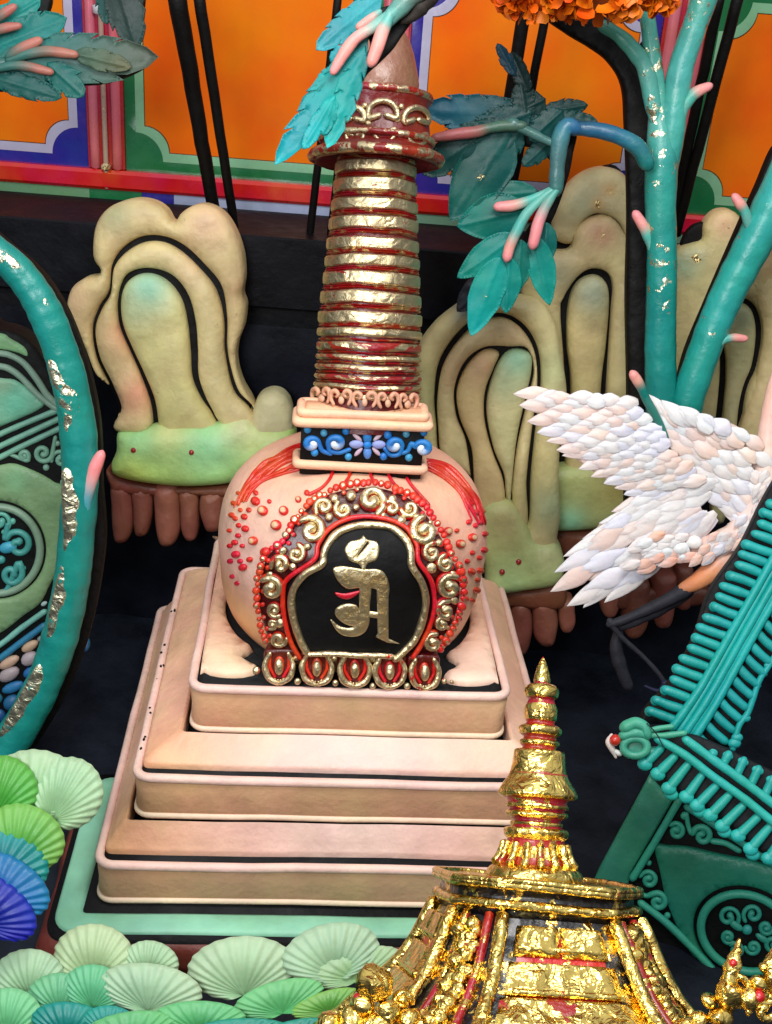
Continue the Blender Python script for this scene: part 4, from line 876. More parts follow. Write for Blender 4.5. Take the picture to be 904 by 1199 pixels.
stem(lb, [(756, 190), (745, 172), (722, 159), (695, 152), (668, 150)], [9, 10, 9.5, 9, 8.5], M6, '#2c6f7c', h=0, cols=['#1a746e', '#1c6a72', '#1a6078', '#1c5676', '#224e6a'])
stem(lb, q([(690, 200), (650, 190), (625, 230), (612, 300), (605, 380), (600, 480)]), [8, 10, 10.5, 10, 9.5, 8.5], M6, '#3d7f7c', h=3, cols=['#2a5f88', '#2f6f8a', '#3c7880', '#406f70', '#446c6e', '#3f7370'])
stem(lb, q([(630, 290), (540, 250), (440, 200), (400, 180)]), [4, 5, 6, 7], M6, '#3f6b66', h=4)
bud(lb, q([(440, 190), (360, 190), (290, 200), (230, 217), (140, 228), (40, 245)]), [6, 6.5, 6, 6.5, 6.5, 5], M6, h=5, pink=['#3e5f52', '#41604f', '#486252', '#8f5a50', '#9c5652', '#8f4f4c'])
bud(lb, q([(590, 480), (530, 510), (470, 538), (400, 560), (335, 565)]), [4, 4.5, 5.5, 6.5, 6], M6, h=6)
bud(lb, q([(590, 485), (540, 520), (460, 600), (415, 680), (385, 745), (372, 795)]), [4, 5, 6, 6.5, 6.5, 6], M6, h=8)
bud(lb, q([(600, 490), (575, 520), (545, 570), (515, 640), (500, 700), (492, 735)]), [4, 5.5, 6.5, 7, 7, 6.5], M6, h=10, pink=['#4f9a90', '#5ba096', '#8f9a92', '#e08f92', '#e58c92', '#e58c92'])
pil('black_backing', lb, q([(70, 95), (300, 80), (520, 120), (700, 180), (690, 330), (660, 460), (590, 640), (540, 640), (610, 480), (600, 380), (520, 300), (300, 260), (100, 200)]), M6, '#080706', 4, 4, base=-16, mat=M_black, skirt=8)

# branch over the spire
Y7 = 9.15; M7 = PAT(420, 80, Y7, (0, -1, .2)); q = zS
lb = thing('leafy_branch', 'bright turquoise lobed leaf with two pink buds hanging in front of the spire top', 'branch', tuple(at(505, 0, Y7)), 'teal leafy branches')
T1, T2 = '#117a76', '#18959c'
leaf(lb, q([(500, 150)])[0], q([(80, 728)])[0], 50, M7, T1, T2, h=-4, lobes=6, depth=.5, k=1)
leaf(lb, q([(480, 200)])[0], q([(312, 655)])[0], 40, M7, '#127c78', '#179a98', h=-1, lobes=4, depth=.45, k=1)
leaf(lb, q([(350, 420)])[0], q([(205, 660)])[0], 22, M7, '#158c8a', '#1fa6aa', h=1, lobes=3, depth=.3)
leaf(lb, q([(345, 420)])[0], q([(292, 600)])[0], 22, M7, '#158684', h=0, lobes=3, depth=.3)
leaf(lb, q([(360, 300)])[0], q([(185, 500)])[0], 22, M7, '#0f6f6c', h=-6, lobes=3)
leaf(lb, q([(560, -30)])[0], q([(262, 218)])[0], 34, M7, '#1d7f84', '#2a8790', h=-6, lobes=5, depth=.35)
leaf(lb, q([(420, 200)])[0], q([(325, 270)])[0], 22, M7, '#1b7f86', h=-6, lobes=3)
leaf(lb, q([(460, 120)])[0], q([(400, 170)])[0], 20, M7, '#1b7480', h=-8, lobes=3)
leaf(lb, q([(360, 300)])[0], q([(268, 365)])[0], 20, M7, '#15797a', h=-6, lobes=3)
stem(lb, q([(790, -60), (700, -20), (630, 40), (575, 100)]), [11, 11, 11, 8], M7, '#5b8f84', h=0, cols=['#36302c', '#4b5a52', '#55857a', '#5c9a8e'])
bud(lb, q([(620, 50), (570, 90), (510, 130), (440, 175), (390, 240), (345, 315)]), [7, 7, 6.5, 6.8, 7, 5], M7, h=6, pink=['#578f84', '#5f9a8e', '#8fa094', '#e28f8a', '#ea9188', '#ea9188'])
bud(lb, q([(590, 70), (572, 110), (556, 150), (535, 215), (512, 275)]), [6, 7.5, 8, 8, 6.5], M7, h=8, pink=['#5b948a', '#659a8e', '#d6938c', '#ea8f88', '#ea8f88'])
bud(lb, q([(540, 60), (500, 90), (455, 120)]), [4, 5, 4], M7, h=4, pink=['#5b948a', '#d58f86', '#e08f86'])
stem(lb, q([(800, -60), (760, 0), (730, 20), (690, 70), (650, 90)]), [14, 10, 9, 8, 4], M7, '#2a2420', name='bark', mat=M_black, h=-8, jit=.6)
pil('black_backing', lb, q([(780, -30), (700, 70), (648, 140), (600, 210), (540, 270), (480, 330), (430, 440), (400, 440), (440, 300), (500, 180), (400, 40), (520, 30), (640, 0)]), M7, '#080706', 4, 4, base=-14, mat=M_black, skirt=8)
# upper left branches
Y8 = 11.2; M8 = PAT(70, 60, Y8, (.1, -1, .15)); q = zR
lb = thing('leafy_branch', 'muted teal lobed leaves with pink buds pointing right at upper left', 'branch', tuple(at(-30, 60, Y8)), 'teal leafy branches')
leaf(lb, q([(-60, 330)])[0], q([(840, 300)])[0], 62, M8, '#1c6a63', '#55584a', h=0, lobes=6, depth=.3, gold=.0)
leaf(lb, q([(-80, 270)])[0], q([(350, 90)])[0], 44, M8, '#147a74', '#1f6f68', h=-4, lobes=5, depth=.3)
leaf(lb, q([(-60, 160)])[0], q([(210, -10)])[0], 36, M8, '#1a8a82', h=-6, lobes=4)
leaf(lb, q([(-60, 400)])[0], q([(330, 518)])[0], 30, M8, '#14544e', h=3, lobes=4)
leaf(lb, q([(250, 330)])[0], q([(445, 512)])[0], 34, M8, '#1a655c', h=2, lobes=3, gold=.36)
leaf(lb, q([(380, 280)])[0], q([(700, 360)])[0], 26, M8, '#3f5c4a', '#5a5a3c', h=6, lobes=3)
for pts, rr in (([(60, 320), (150, 290), (250, 275), (320, 280), (400, 292)], 6), ([(-20, 370), (80, 350), (160, 355), (220, 370), (272, 382)], 5.5), ([(60, 300), (110, 270), (160, 245), (210, 222)], 6.5), ([(-60, 190), (0, 165), (50, 150), (105, 142)], 5.5), ([(-20, 120), (20, 85), (50, 65), (80, 45)], 5.5)):
    bud(lb, q(pts), [rr*.7]+[rr]*(len(pts)-2)+[rr*.8], M8, h=8, pink=['#3c6b62']*(len(pts)-3)+['#7a6a5e', '#a8685e', '#b06a60'])
stem(lb, q([(-120, 360), (-20, 340), (100, 320)]), [9, 7, 4], M8, '#35665e', h=2)
pil('black_backing', lb, q([(-80, 470), (100, 475), (300, 450), (520, 445), (700, 390), (800, 310), (600, 330), (300, 330), (0, 300), (-80, 330)]), M8, '#080706', 4, 4, base=-12, mat=M_black, skirt=8)
pil('black_backing', lb, q([(190, -60), (250, -40), (262, 10), (230, 90), (190, 70)]), M8, '#080706', 4, 4, base=-12, mat=M_black, skirt=8)
M8c = PAT(130, 20, 12.0, (0, -1, .1))
lb = thing('leafy_branch', 'dark grey green leaf hanging over the red post at the top edge', 'branch', tuple(at(140, -40, 12.0)), 'teal leafy branches')
leaf(lb, q([(600, -160)])[0], q([(722, 255)])[0], 46, M8c, '#2c3b36', '#26403c', h=0, lobes=4, depth=.2)
leaf(lb, q([(560, -140)])[0], q([(560, 130)])[0], 26, M8c, '#2a4f48', h=-3, lobes=3)
leaf(lb, q([(680, -140)])[0], q([(735, 40)])[0], 24, M8c, '#2b3733', h=-3, lobes=3)
pil('black_backing', lb, q([(560, -120), (740, -120), (742, 100), (722, 240), (690, 180), (600, 60)]), M8c, '#080706', 4, 4, base=-12, mat=M_black, skirt=8)
stem(lb, q([(640, -300), (640, -120)]), [8, 6], M8c, '#2f4a44', ds=6)

# marigolds on top
def marigold(px, py, Y, rpx, label):
    c = at(px, py, Y); r = rpx*(c@FWD)/F
    o = thing('marigold', label, 'flower', tuple(c-np.array([0, 0, r*.5])), 'orange marigolds hung over the teal tree')
    q = MB(); q.lathe([(r*.75*math.cos(t), c[2]+r*.42*math.sin(t)) for t in np.linspace(-1.5, 1.5, 9)], c[0], c[1], '#c9480a', 24); q.build('flower_core', M_leaf, o)
    q = MB()
    for k in range(300):
        u = rng.uniform(-.75, .8); a = rng.uniform(0, 2*math.pi); cu = math.sqrt(1-u*u)
        d = np.array([cu*math.cos(a), cu*math.sin(a), u*.62]); p = c+d*r*rng.uniform(.72, .92)
        out = nrm(d+np.array([0, 0, -.35])+rng.normal(0, .2, 3)); sd = nrm(np.cross(out, rng.normal(0, 1, 3))); w = r*rng.uniform(.11, .17); L_ = r*rng.uniform(.2, .32); up = np.cross(sd, out)
        V = []
        for j, (t, ww) in enumerate(((0, .5), (.4, 1.), (.8, 1.05), (1., .6))):
            for s_ in (-1, -.35, .35, 1): V.append(p+out*L_*t+sd*w*ww*s_+up*(.03*r*(abs(s_)-.5)+.05*r*t*t+.02*r*math.sin(s_*9+k)))
        F_ = [(j*4+i, j*4+i+1, (j+1)*4+i+1, (j+1)*4+i) for j in range(3) for i in range(3)]
        q.add(V, F_, mix('#d04a06', '#e2700c', rng.random()))
    q.build('petals', M_leaf, o)
marigold(632, -8, 10.9, 50, 'orange marigold over the upper left branch, leftmost of the three')
marigold(690, -18, 10.8, 66, 'middle orange marigold, largest of the three at the top edge')
marigold(750, -12, 10.9, 46, 'orange marigold touching the teal limb, rightmost of the three')

# left curved trunk
Y9 = 9.9; M9 = PAT(90, 560, Y9, (.1, -1, .1))
lt = thing('tree', 'smooth teal curved trunk with gold leaf streaks at the left edge', 'tree', tuple(at(20, 890, Y9)))
pth = [(-40, 262), (-8, 288), (22, 314), (46, 346), (64, 383), (80, 430), (91, 480), (95, 520), (96, 570), (92, 620), (88, 665), (79, 715), (65, 765), (45, 812), (18, 858), (-14, 900)]
stem(lt, pth, [17, 18, 19, 20, 20.5, 20.5, 21, 21, 21, 21, 21, 21, 21, 21, 22, 23], M9, TEA, 'trunk', ds=3, seg=22, jit=.06)
pil('black_backing', lt, [(p[0]+9, p[1]+2) for p in pth]+[(p[0]+22+(8 if i > 8 else 0), p[1]+(3 if i < 9 else 8)) for i, p in reversed(list(enumerate(pth)))], M9, '#0c0908', 3, 3, base=-8, mat=M_black, skirt=16, wob=.6)
# gold streaks lie on the trunk as thin leaf
q_ = MB()
MTk = PAT(90, 560, Y9, (.1, -1, .1))
def goldstrip(pts, w, amt, hh=30):
    P = np.array(pts, float); q_.rtube([tuple(p) for p in P], w, M9, np.array([g(TEA, amt*(.85+.3*rng.random())) for _ in P]), h=hh-3.5, flat=.42, ds=2, seg=20, jit=.15, lift=.2)
for P, W_, A_ in (([(-6, 290), (8, 298), (22, 310), (34, 324)], [4, 8, 8, 4], .46), ([(38, 330), (52, 350), (62, 374), (70, 398), (74, 418)], [6, 9, 8, 8, 5], .5), ([(70, 420), (79, 442), (86, 462), (91, 490), (94, 515), (95, 540)], [8, 11, 12, 10, 9, 7], .53), ([(88, 548), (90, 575), (91, 605), (88, 632), (86, 648)], [10, 11.5, 11, 9, 6], .6), ([(83, 655), (80, 680), (74, 705), (70, 730), (64, 752)], [7, 10, 9.5, 8, 5], .54), ([(56, 772), (44, 797), (30, 820), (14, 845)], [9, 11, 10, 7], .52)):
    goldstrip(P, [w*1.1 for w in W_], A_+.06, 31 if P[0][1] > 400 else 29)
o = q_.build('gold_leaf', M_teal, lt)
for P in ([(70, 400), (82, 440), (92, 490), (90, 540)], [(86, 552), (85, 600), (80, 640)], [(100, 630), (84, 660), (78, 700)], [(76, 660), (70, 700), (66, 730)]):
    pass
bud(lt, [(101, 612), (104, 590), (106, 572), (111, 553), (115, 540), (121, 527)], [4, 6, 7.5, 8, 8, 6.5], M9, h=20, c0='#4f9fb0', pink=['#2f938f', '#4ba0a8', '#69aab2', '#d8a0a0', '#ee8e92', '#ee8e92'])
# ================================================================== GREEN DRUM AT LEFT
Y10 = 10.35; MU = PAT(30, 620, Y10, (.12, -1, .1))
ur = thing('carved_drum', 'sea green drum with raised scrolls and pebble rows behind the curved trunk', 'drum', tuple(at(10, 860, Y10)))
SG, SG2 = '#6f9c82', '#5fae96'
pil('black_ground', ur, [(-60, 392), (0, 386), (36, 402), (60, 440), (78, 490), (84, 560), (84, 650), (78, 720), (62, 780), (36, 830), (0, 868), (-60, 880)], MU, '#080807', 6, 5, base=-4, mat=M_black, skirt=40)
def tb(name, pts, r, col, M=MU, par=ur, h=0, mat=None, **k):
    q = MB(); q.rtube(pts, r, M, col, h=h, ds=2, seg=10, jit=.1, **k); o = q.build(name, mat or M_wax, par); ORIG[o.name] = ORIG[par.name]; return o
def sp1(name, x, y, r, t, a0, d, col, M=MU, par=ur, turns=1.2, h=0, mat=None, tail=None):
    q = MB(); q.spiral(x, y, r, M, col, t, turns, a0, d, h=h, tail=tail); o = q.build(name, mat or M_wax, par); ORIG[o.name] = ORIG[par.name]; return o
pil('panel', ur, zT([(-200, 20), (0, 45), (60, 75), (135, 122), (150, 170), (90, 150), (0, 132), (-200, 120)]), MU, '#7aa880', 4, 4, blobs=[(14, 396, 10, '#5d7a56', .5)])
for pts in ([(-150, 140), (0, 152), (60, 165), (130, 205), (200, 290), (255, 375), (320, 440)], [(-150, 210), (0, 222), (60, 240), (120, 285), (180, 350), (240, 405), (310, 452)]):
    tb('moulding', zT(pts), 4., '#7d9a86')
pil('panel', ur, zT([(-200, 260), (0, 285), (80, 295), (150, 342), (238, 420), (205, 462), (100, 510), (0, 552), (-200, 640)]), MU, '#6b9f8c', 5, 5, blobs=[(20, 470, 18, '#5ab09c', .7), (5, 450, 10, '#7a8f78', .6)])
for pts in ([(-150, 665), (0, 590), (150, 525), (330, 452)], [(-150, 730), (0, 655), (150, 585), (350, 492)], [(-150, 790), (0, 715), (150, 640), (350, 545)]):
    tb('bar', zT(pts), 3.6, '#74a893')
l1 = lambda z, x, y: z([(x, y)])[0]
sp1('scroll', *l1(zT, 235, 690), 11, 3.2, .3, 1, '#74a48c', tail=[l1(zT, 300, 610), l1(zT, 290, 660)]); sp1('scroll', *l1(zT, 330, 725), 11, 3.2, 3, 1, '#74a48c'); sp1('scroll', *l1(zT, 130, 705), 6.5, 3, 1, -1, '#74a48c', tail=[l1(zT, 60, 700)])
for x, y, r in ((250, 770, 4), (310, 640, 3.5), (345, 850, 4.5)):
    q = MB(); q.bead(*l1(zT, x, y), r, MU, '#7aa48f'); o = q.build('pearl', M_wax, ur)
ring_c = (-2, 643)
hol = [(ring_c[0]+56*math.cos(t), ring_c[1]+57*math.sin(t)) for t in np.linspace(0, 2*math.pi, 40, endpoint=False)]
pil('panel', ur, zT([(-300, 800), (-100, 775), (0, 755), (80, 748), (200, 792), (300, 850), (360, 900)])+zU([(330, 120), (255, 270), (205, 365), (120, 430), (0, 518), (-240, 620)]), MU, '#74926e', 5, 5, holes=[hol], blobs=[(60, 600, 30, '#6f8f6a', .6), (30, 730, 22, '#6a8f70', .6), (20, 560, 16, '#6aa484', .5)])
q = MB(); q.rtube([(ring_c[0]+49.5*math.cos(t), ring_c[1]+50.5*math.sin(t)) for t in np.linspace(0, 2*math.pi, 36, endpoint=False)], 4.6, MU, '#7d9a82', ds=3, closed=True); q.build('medallion_ring', M_wax, ur)
CB = '#43968f'
sp1('scroll', 0, 610, 13, 3.6, 1.2, -1, '#5fae9c'); sp1('scroll', 22, 637, 17, 4, 3.6, 1, CB, tail=[(8, 622), (10, 612)]); sp1('scroll', 14, 671, 14, 4, -1, 1, CB, tail=[(-8, 690), (8, 690)]); sp1('scroll', -22, 640, 16, 4, 0, -1, CB); sp1('scroll', -14, 672, 13, 4, 3, -1, CB)
for x, y, rx, ry, rt_, c in ((10, 640, 11, 7, -.2, '#3f9fb8'), (15, 610, 4, 4, 0, '#5fae9c'), (27, 665, 4, 4, 0, CB), (1, 655, 6, 5, 0, CB)):
    q = MB(); q.bead(x, y, rx, MU, c, ry=ry, rot=rt_); q.build('pearl', M_wax, ur)
tb('bar', zU([(-150, 660), (0, 575), (110, 490), (222, 410)]), 3.6, '#77b6a6'); tb('bar', zU([(-150, 730), (0, 642), (110, 560), (222, 478)]), 4., '#2f7fa0')
for x, y, rx, ry, rt_, c in ((222, 370, 18, 11, -.5, '#a8c4c0'), (152, 580, 48, 24, -.5, '#c6a488'), (48, 660, 58, 26, -.5, '#c6a48c'), (150, 642, 46, 34, -.5, '#b2a4a8'), (48, 720, 58, 34, -.45, '#a89a9c'), (150, 712, 36, 24, -.6, '#2469a8'), (68, 785, 60, 26, -.35, '#2a72a8'), (62, 862, 46, 38, -.5, '#24608f'), (-10, 845, 26, 26, 0, '#246a86'), (2, 930, 30, 34, -.3, '#1f4f8a'), (-60, 740, 50, 28, -.5, '#b29c92'), (205, 545, 20, 14, -.5, '#8f9a98'), (-60, 880, 40, 28, 0, '#24608f')):
    q = MB(); (px, py), = zU([(x, y)]); q.bead(px, py, rx/4.283, MU, c, ry=ry/4.283, rot=rt_, flat=.8); q.build('pebble', M_wax, ur)
q = MB(); (px, py), = zU([(430, 578)]); M9f = PAT(100, 755, 10.6, (0, -.6, .8)); q.bead(px, py, 5.5, M9f, '#1d5f8a', ry=9, rot=.2); o = q.build('pebble', M_wax); tag(o, 'single blue pebble lying beside the curved teal trunk', 'pebble')

# ================================================================== CRANE
Y11 = 10.4; MCr = PAT(780, 600, Y11, (-.1, -1, .25)); q = zH
cr_ = thing('crane', 'white and pale pink crane landing with spread wings and dark legs', 'bird', tuple(at(800, 680, Y11)))
def feather(mb, P0, P1, w, h, col, M, rise=4):
    P0 = np.array(P0, float); P1 = np.array(P1, float); L = np.linalg.norm(P1-P0); d = (P1-P0)/L; n_ = np.array([-d[1], d[0]]); V2 = []; hh = []; cc = []
    n = 9; m_ = 9; c = np.array(lin(col)); tip = np.array(lin(mix(col, '#f4f2f2', .5)))
    for i in range(n):
        t = i/(n-1); ww = w*.5*((.35+.65*(t/.4)**.7) if t < .4 else max(0, 1-((t-.4)/.6)**1.7)); ww = max(ww, .3) if i < n-1 else .15
        for k in range(m_):
            a = math.pi*k/(m_-1); s_ = math.cos(a)
            p = P0+d*L*t+n_*ww*s_; V2.append(p); hh.append(h+ww*.26*math.sin(a)+w*.05+rise*(1-t)*.0-(.6*rise*t*t)+(.8*math.exp(-(s_/.14)**2)+.35*math.cos(s_*14+t*9)*(abs(s_) > .15))); cc.append(c*(1-t)+tip*t)
    V2 = np.array(V2); W = M(V2[:, 0], V2[:, 1], np.array(hh)); Fc = [(i*m_+k, i*m_+k+1, (i+1)*m_+k+1, (i+1)*m_+k) for i in range(n-1) for k in range(m_-1)]
    Fc += [(i*m_, (i+1)*m_, (i+1)*m_+m_-1, i*m_+m_-1) for i in range(n-1)]
    a, b, e = W[Fc[0][0]], W[Fc[0][1]], W[Fc[0][2]]
    if np.dot(np.cross(b-a, e-a), -a) < 0: Fc = [f[::-1] for f in Fc]
    mb.add(W, Fc, np.array(cc))
WHT = ['#e4dad6', '#e6d8d2', '#dcd4dc', '#e8cec4', '#d8d2e0', '#e6bfb0', '#e8e4e2', '#e2d4ce']
def wing(name, A, B, K, N, L, w, direction, hb=0, fan=0., mat=None, pink=.2, shrink=.25, ground=None, fmax=.8):
    A = cat(q(A), 2); B = cat(q(B), 2); mb = MB()
    if ground: mb.pillow(q(ground), MCr, '#e9d3c8', 5, 5, skirt=7, base=hb-3)
    for k in range(K):
        f = k/max(1, K-1)*fmax; nn = int(N*(1-.25*f))
        for i in range(nn):
            s_ = (i+.5*(k % 2)+rng.normal()*.12)/nn; s_ = min(max(s_, 0), 1)
            a = A[int(s_*(len(A)-1))]; b = B[int(s_*(len(B)-1))]; tip = a+(b-a)*f+rng.normal(0, .8, 2)
            di = nrm((b-a)*(1-fan)+np.array(direction)*np.linalg.norm(b-a)*fan) if fan else nrm(b-a)
            di = nrm(di+rng.normal(0, .07, 2)); LL = L*(1-shrink*f)*(1+rng.normal()*.08)
            col = WHT[rng.integers(0, len(WHT))] if rng.random() > pink else '#f2cbb8'
            feather(mb, tip+di*LL, tip, w*(1-.12*f)*(1+rng.normal()*.08), hb+2+k*1.7+rng.normal()*.3, col, MCr)
    return mb.build(name, mat or M_feather, cr_)
wing('wing', [(32, 92), (62, 150), (72, 178), (105, 215), (150, 258), (195, 300), (245, 338), (285, 368), (335, 392), (385, 415), (430, 445), (500, 425)], [(430, 112), (440, 118), (460, 130), (480, 150), (500, 180), (520, 215), (540, 260), (560, 300), (590, 335), (615, 370), (625, 385), (625, 390)], 8, 13, 44, 20, (.86, -.4), shrink=.42, hb=0, pink=.2, ground=[(150, 118), (350, 105), (440, 125), (500, 190), (560, 290), (610, 370), (440, 420), (330, 370), (220, 290), (150, 210)])
wing('wing', [(468, 82), (495, 140), (520, 200), (545, 240), (572, 280), (618, 332), (628, 372), (690, 430), (732, 490), (760, 540), (768, 570)], [(655, 160), (700, 165), (745, 175), (790, 200), (825, 225), (850, 280), (865, 330), (875, 380), (880, 430), (870, 480), (850, 520)], 7, 11, 46, 22, (.45, .75), fan=.6, fmax=.9, shrink=.45, hb=4, pink=.3, ground=[(520, 160), (640, 165), (740, 180), (820, 225), (860, 320), (872, 430), (840, 520), (785, 540), (705, 430), (630, 340), (560, 240)])
wing('tail', [(365, 488), (325, 520), (282, 562), (205, 635), (158, 725), (190, 800), (330, 800), (420, 700), (500, 660), (560, 690)], [(640, 395), (645, 410), (648, 430), (645, 450), (642, 480), (636, 520), (630, 540), (620, 560), (610, 570), (620, 590)], 6, 12, 70, 23, (.8, -.5), hb=-2, pink=.06, shrink=.35, ground=[(380, 500), (640, 395), (655, 460), (640, 560), (560, 640), (440, 660), (330, 720), (240, 700), (300, 570)])
mb = MB()
for i in range(26):
    t = rng.random(); x = 430+t*200+rng.normal()*12; y = 640-t*60+rng.normal()*22
    (px, py), = q([(x, y)]); feather(mb, (px+10, py-4), (px-12, py+5), 13, 14+rng.random()*5, WHT[rng.integers(0, 8)] if rng.random() > .35 else '#eda98a', MCr)
for x, y, r in ((588, 600, 11), (636, 582, 10), (540, 610, 10), (600, 630, 9)):
    (px, py), = q([(x, y)]); mb.bead(px, py, r, MCr, '#f2efec', ry=r*.8, h=12)
mb.build('rump_feathers', M_feather, cr_)
mb = MB(); mb.rtube(q([(600, 610), (680, 600), (760, 575), (830, 510), (870, 420), (885, 320), (890, 220), (905, 120), (930, 20), (960, -60)]), [6, 13, 16, 17, 16, 14, 12, 11, 10, 9], MCr, np.array([lin(c) for c in ('#e2c0b0', '#e2c0b0', '#eccfc2', '#efd6cc', '#f0d8ce', '#f0d0c2', '#efc8b8', '#eec0ae', '#eec0ae', '#eec0ae')]), h=-4, ds=3, seg=16, jit=.08)
body = mb.build('body', M_feather, cr_); ORIG[body.name] = ORIG[cr_.name]
mb = MB()
for i in range(70):
    t = rng.random(); P = cat(q([(640, 610), (720, 590), (800, 540), (855, 460), (880, 370)]), 2); p = P[int(t*(len(P)-1))]+rng.normal(0, 6, 2)
    dd = nrm(np.array([-1.0, 1.]) if t < .6 else np.array([-.5, 1.])); feather(mb, p-dd*9, p+dd*11, 12, 20+rng.random()*6, WHT[rng.integers(0, 8)] if rng.random() > .3 else '#f0b79c', MCr)
mb.build('breast_feathers', M_feather, cr_)
mb = MB(); mb.rtube(q([(735, 640), (700, 675), (650, 715), (605, 740)]), [12, 12.5, 10.5, 7.5], MCr, np.array([lin(c) for c in ('#e2b49c', '#e59a74', '#e08a62', '#c9835e')]), h=2, ds=2); mb.build('thigh', M_feather, cr_)
LG = '#2b2c33'
for pts, rr, hh in (([(640, 728), (560, 775), (480, 815), (400, 850), (360, 862)], [9, 8.5, 6.5, 5.5, 5], 0), ([(620, 760), (540, 810), (460, 850), (400, 880)], [8, 7.5, 6.5, 5], -8), ([(360, 858), (385, 895), (420, 930), (470, 975), (520, 1030), (548, 1075)], [5, 3.5, 3, 2.8, 2.8, 3.2], 0), ([(395, 878), (380, 950), (400, 1030), (420, 1080)], [5, 8, 8, 6], -12)):
    mb = MB(); mb.rtube(q(pts), rr, MCr, LG, h=hh, ds=2.5, jit=.2); mb.build('leg', M_black, cr_)
mb = MB()
for pts in ([(540, 1060), (560, 1090), (552, 1130)], [(540, 1060), (580, 1085), (600, 1125)], [(540, 1060), (520, 1085), (475, 1070)], [(545, 1065), (575, 1070), (610, 1060)]):
    mb.rtube(q(pts), [4, 3, 1.4], MCr, '#23253f', h=4, ds=2, jit=.15)
mb.build('claw', M_black, cr_)

# ================================================================== TURQUOISE PAVILION
MWl = PAT(800, 1000, 8.3, (-.32, -.88, .3)); MRf = PAT(760, 860, 8.15, (-.18, -.84, .5))
pv = thing('pavilion', 'turquoise pavilion with tube tiled roof and scroll carved wall at lower right', 'building', tuple(at(800, 1150, 8.3)))
G1, G2, TQ = '#1d7d63', '#2f9a80', '#149a92'
def pp(name, pts, M, col, Rr=4, H=4, base=0, mat=M_wax, **k): return pil(name, pv, pts, M, col, Rr, H, base=base, mat=mat, **k)
pp('black_ground', zW([(270, 500), (420, 480), (820, 800), (960, 900), (960, 1600), (560, 1560), (230, 1120), (180, 940), (60, 900)]), MWl, '#080a09', 4, 3, base=-6, mat=M_black, skirt=60)
pp('side_wall', zW([(262, 482), (368, 588), (186, 905), (170, 960), (60, 1010), (10, 960), (44, 884)]), MWl, '#2c7e66', 4, 4, base=-1, skirt=10, smooth=False, blobs=[(740, 990, 26, '#2f8a6c', .6)])
l2 = lambda x, y: zW([(x, y)])[0]
def tp(name, pts, r, col, M=MWl, h=0, mat=M_wax): return tb(name, zW(pts), r, col, M=M, par=pv, h=h, mat=mat)
tp('corner_bar', [(392, 590), (290, 765), (195, 920)], 4.4, G2, h=2)
tp('lower_bar', [(232, 1035), (330, 1110), (430, 1205), (560, 1340)], 4.6, G2, h=2)
hol = [(874+62*math.cos(t)-0*math.sin(t), 1091+54*math.sin(t)+8*math.cos(t)) for t in np.linspace(0, 2*math.pi, 48, endpoint=False)]
pp('panel', zW([(286, 785), (340, 788), (430, 793), (560, 822), (700, 850), (860, 895), (1000, 930), (1000, 1600), (700, 1600), (560, 1380), (440, 1250), (345, 1045), (310, 900)]), MWl, G1, 4, 4.5, holes=[hol], skirt=8, blobs=[(800, 1010, 30, '#257a62', .8), (770, 1070, 26, '#177a68', .8)])
q2 = MB(); q2.rtube([(874+53*math.cos(t), 1091+45*math.sin(t)+7*math.cos(t)) for t in np.linspace(0, 2*math.pi, 36, endpoint=False)], 5, MWl, G2, ds=3, closed=True); q2.build('medallion_ring', M_wax, pv)
for x, y, r, a0, d in ((853, 1073, 13, .5, -1), (882, 1070, 12, 2.5, 1), (897, 1085, 9, 0, 1), (853, 1096, 8, 1, 1), (862, 1112, 9, 4, 1), (882, 1108, 9, 3, -1), (905, 1104, 11, 0, 1)):
    sp1('scroll', x, y, r, 3.4, a0, d, '#2a9580', M=MWl, par=pv, h=0)
for x, y, rx, ry, c in ((875, 1088, 6, 6, '#2f9f94'), (862, 1083, 10, 4.5, '#2a9580'), (893, 1098, 10, 4, '#2a9580')):
    q2 = MB(); q2.bead(x, y, rx, MWl, c, ry=ry, rot=.6 if rx > 6 else 0); q2.build('pearl', M_wax, pv)
for x, y, r, a0, d, tl in ((383, 722, 38, 4, 1, None), (497, 742, 46, 3.4, 1, [(428, 650), (436, 700)]), (262, 935, 40, 3.6, 1, None), (302, 1030, 40, 4.2, 1, [(215, 985), (250, 1005)])):
    sp1('scroll', *l2(x, y), r/3.748, 3.7, a0, d, G2, M=MWl, par=pv, tail=[l2(*p) for p in tl] if tl else None)
for x, y, r in ((343, 1093, 15), (418, 655, 18), (262, 862, 13), (225, 1005, 12)):
    q2 = MB(); q2.bead(*l2(x, y), r/3.748, MWl, G2); q2.build('pearl', M_wax, pv)
tp('eave_bar', [(545, 765), (600, 775), (655, 805)], 3.6, G2); tp('eave_bar', [(430, 620), (540, 690), (690, 790), (820, 880), (950, 960)], 4, '#2a8f7c', h=-2)
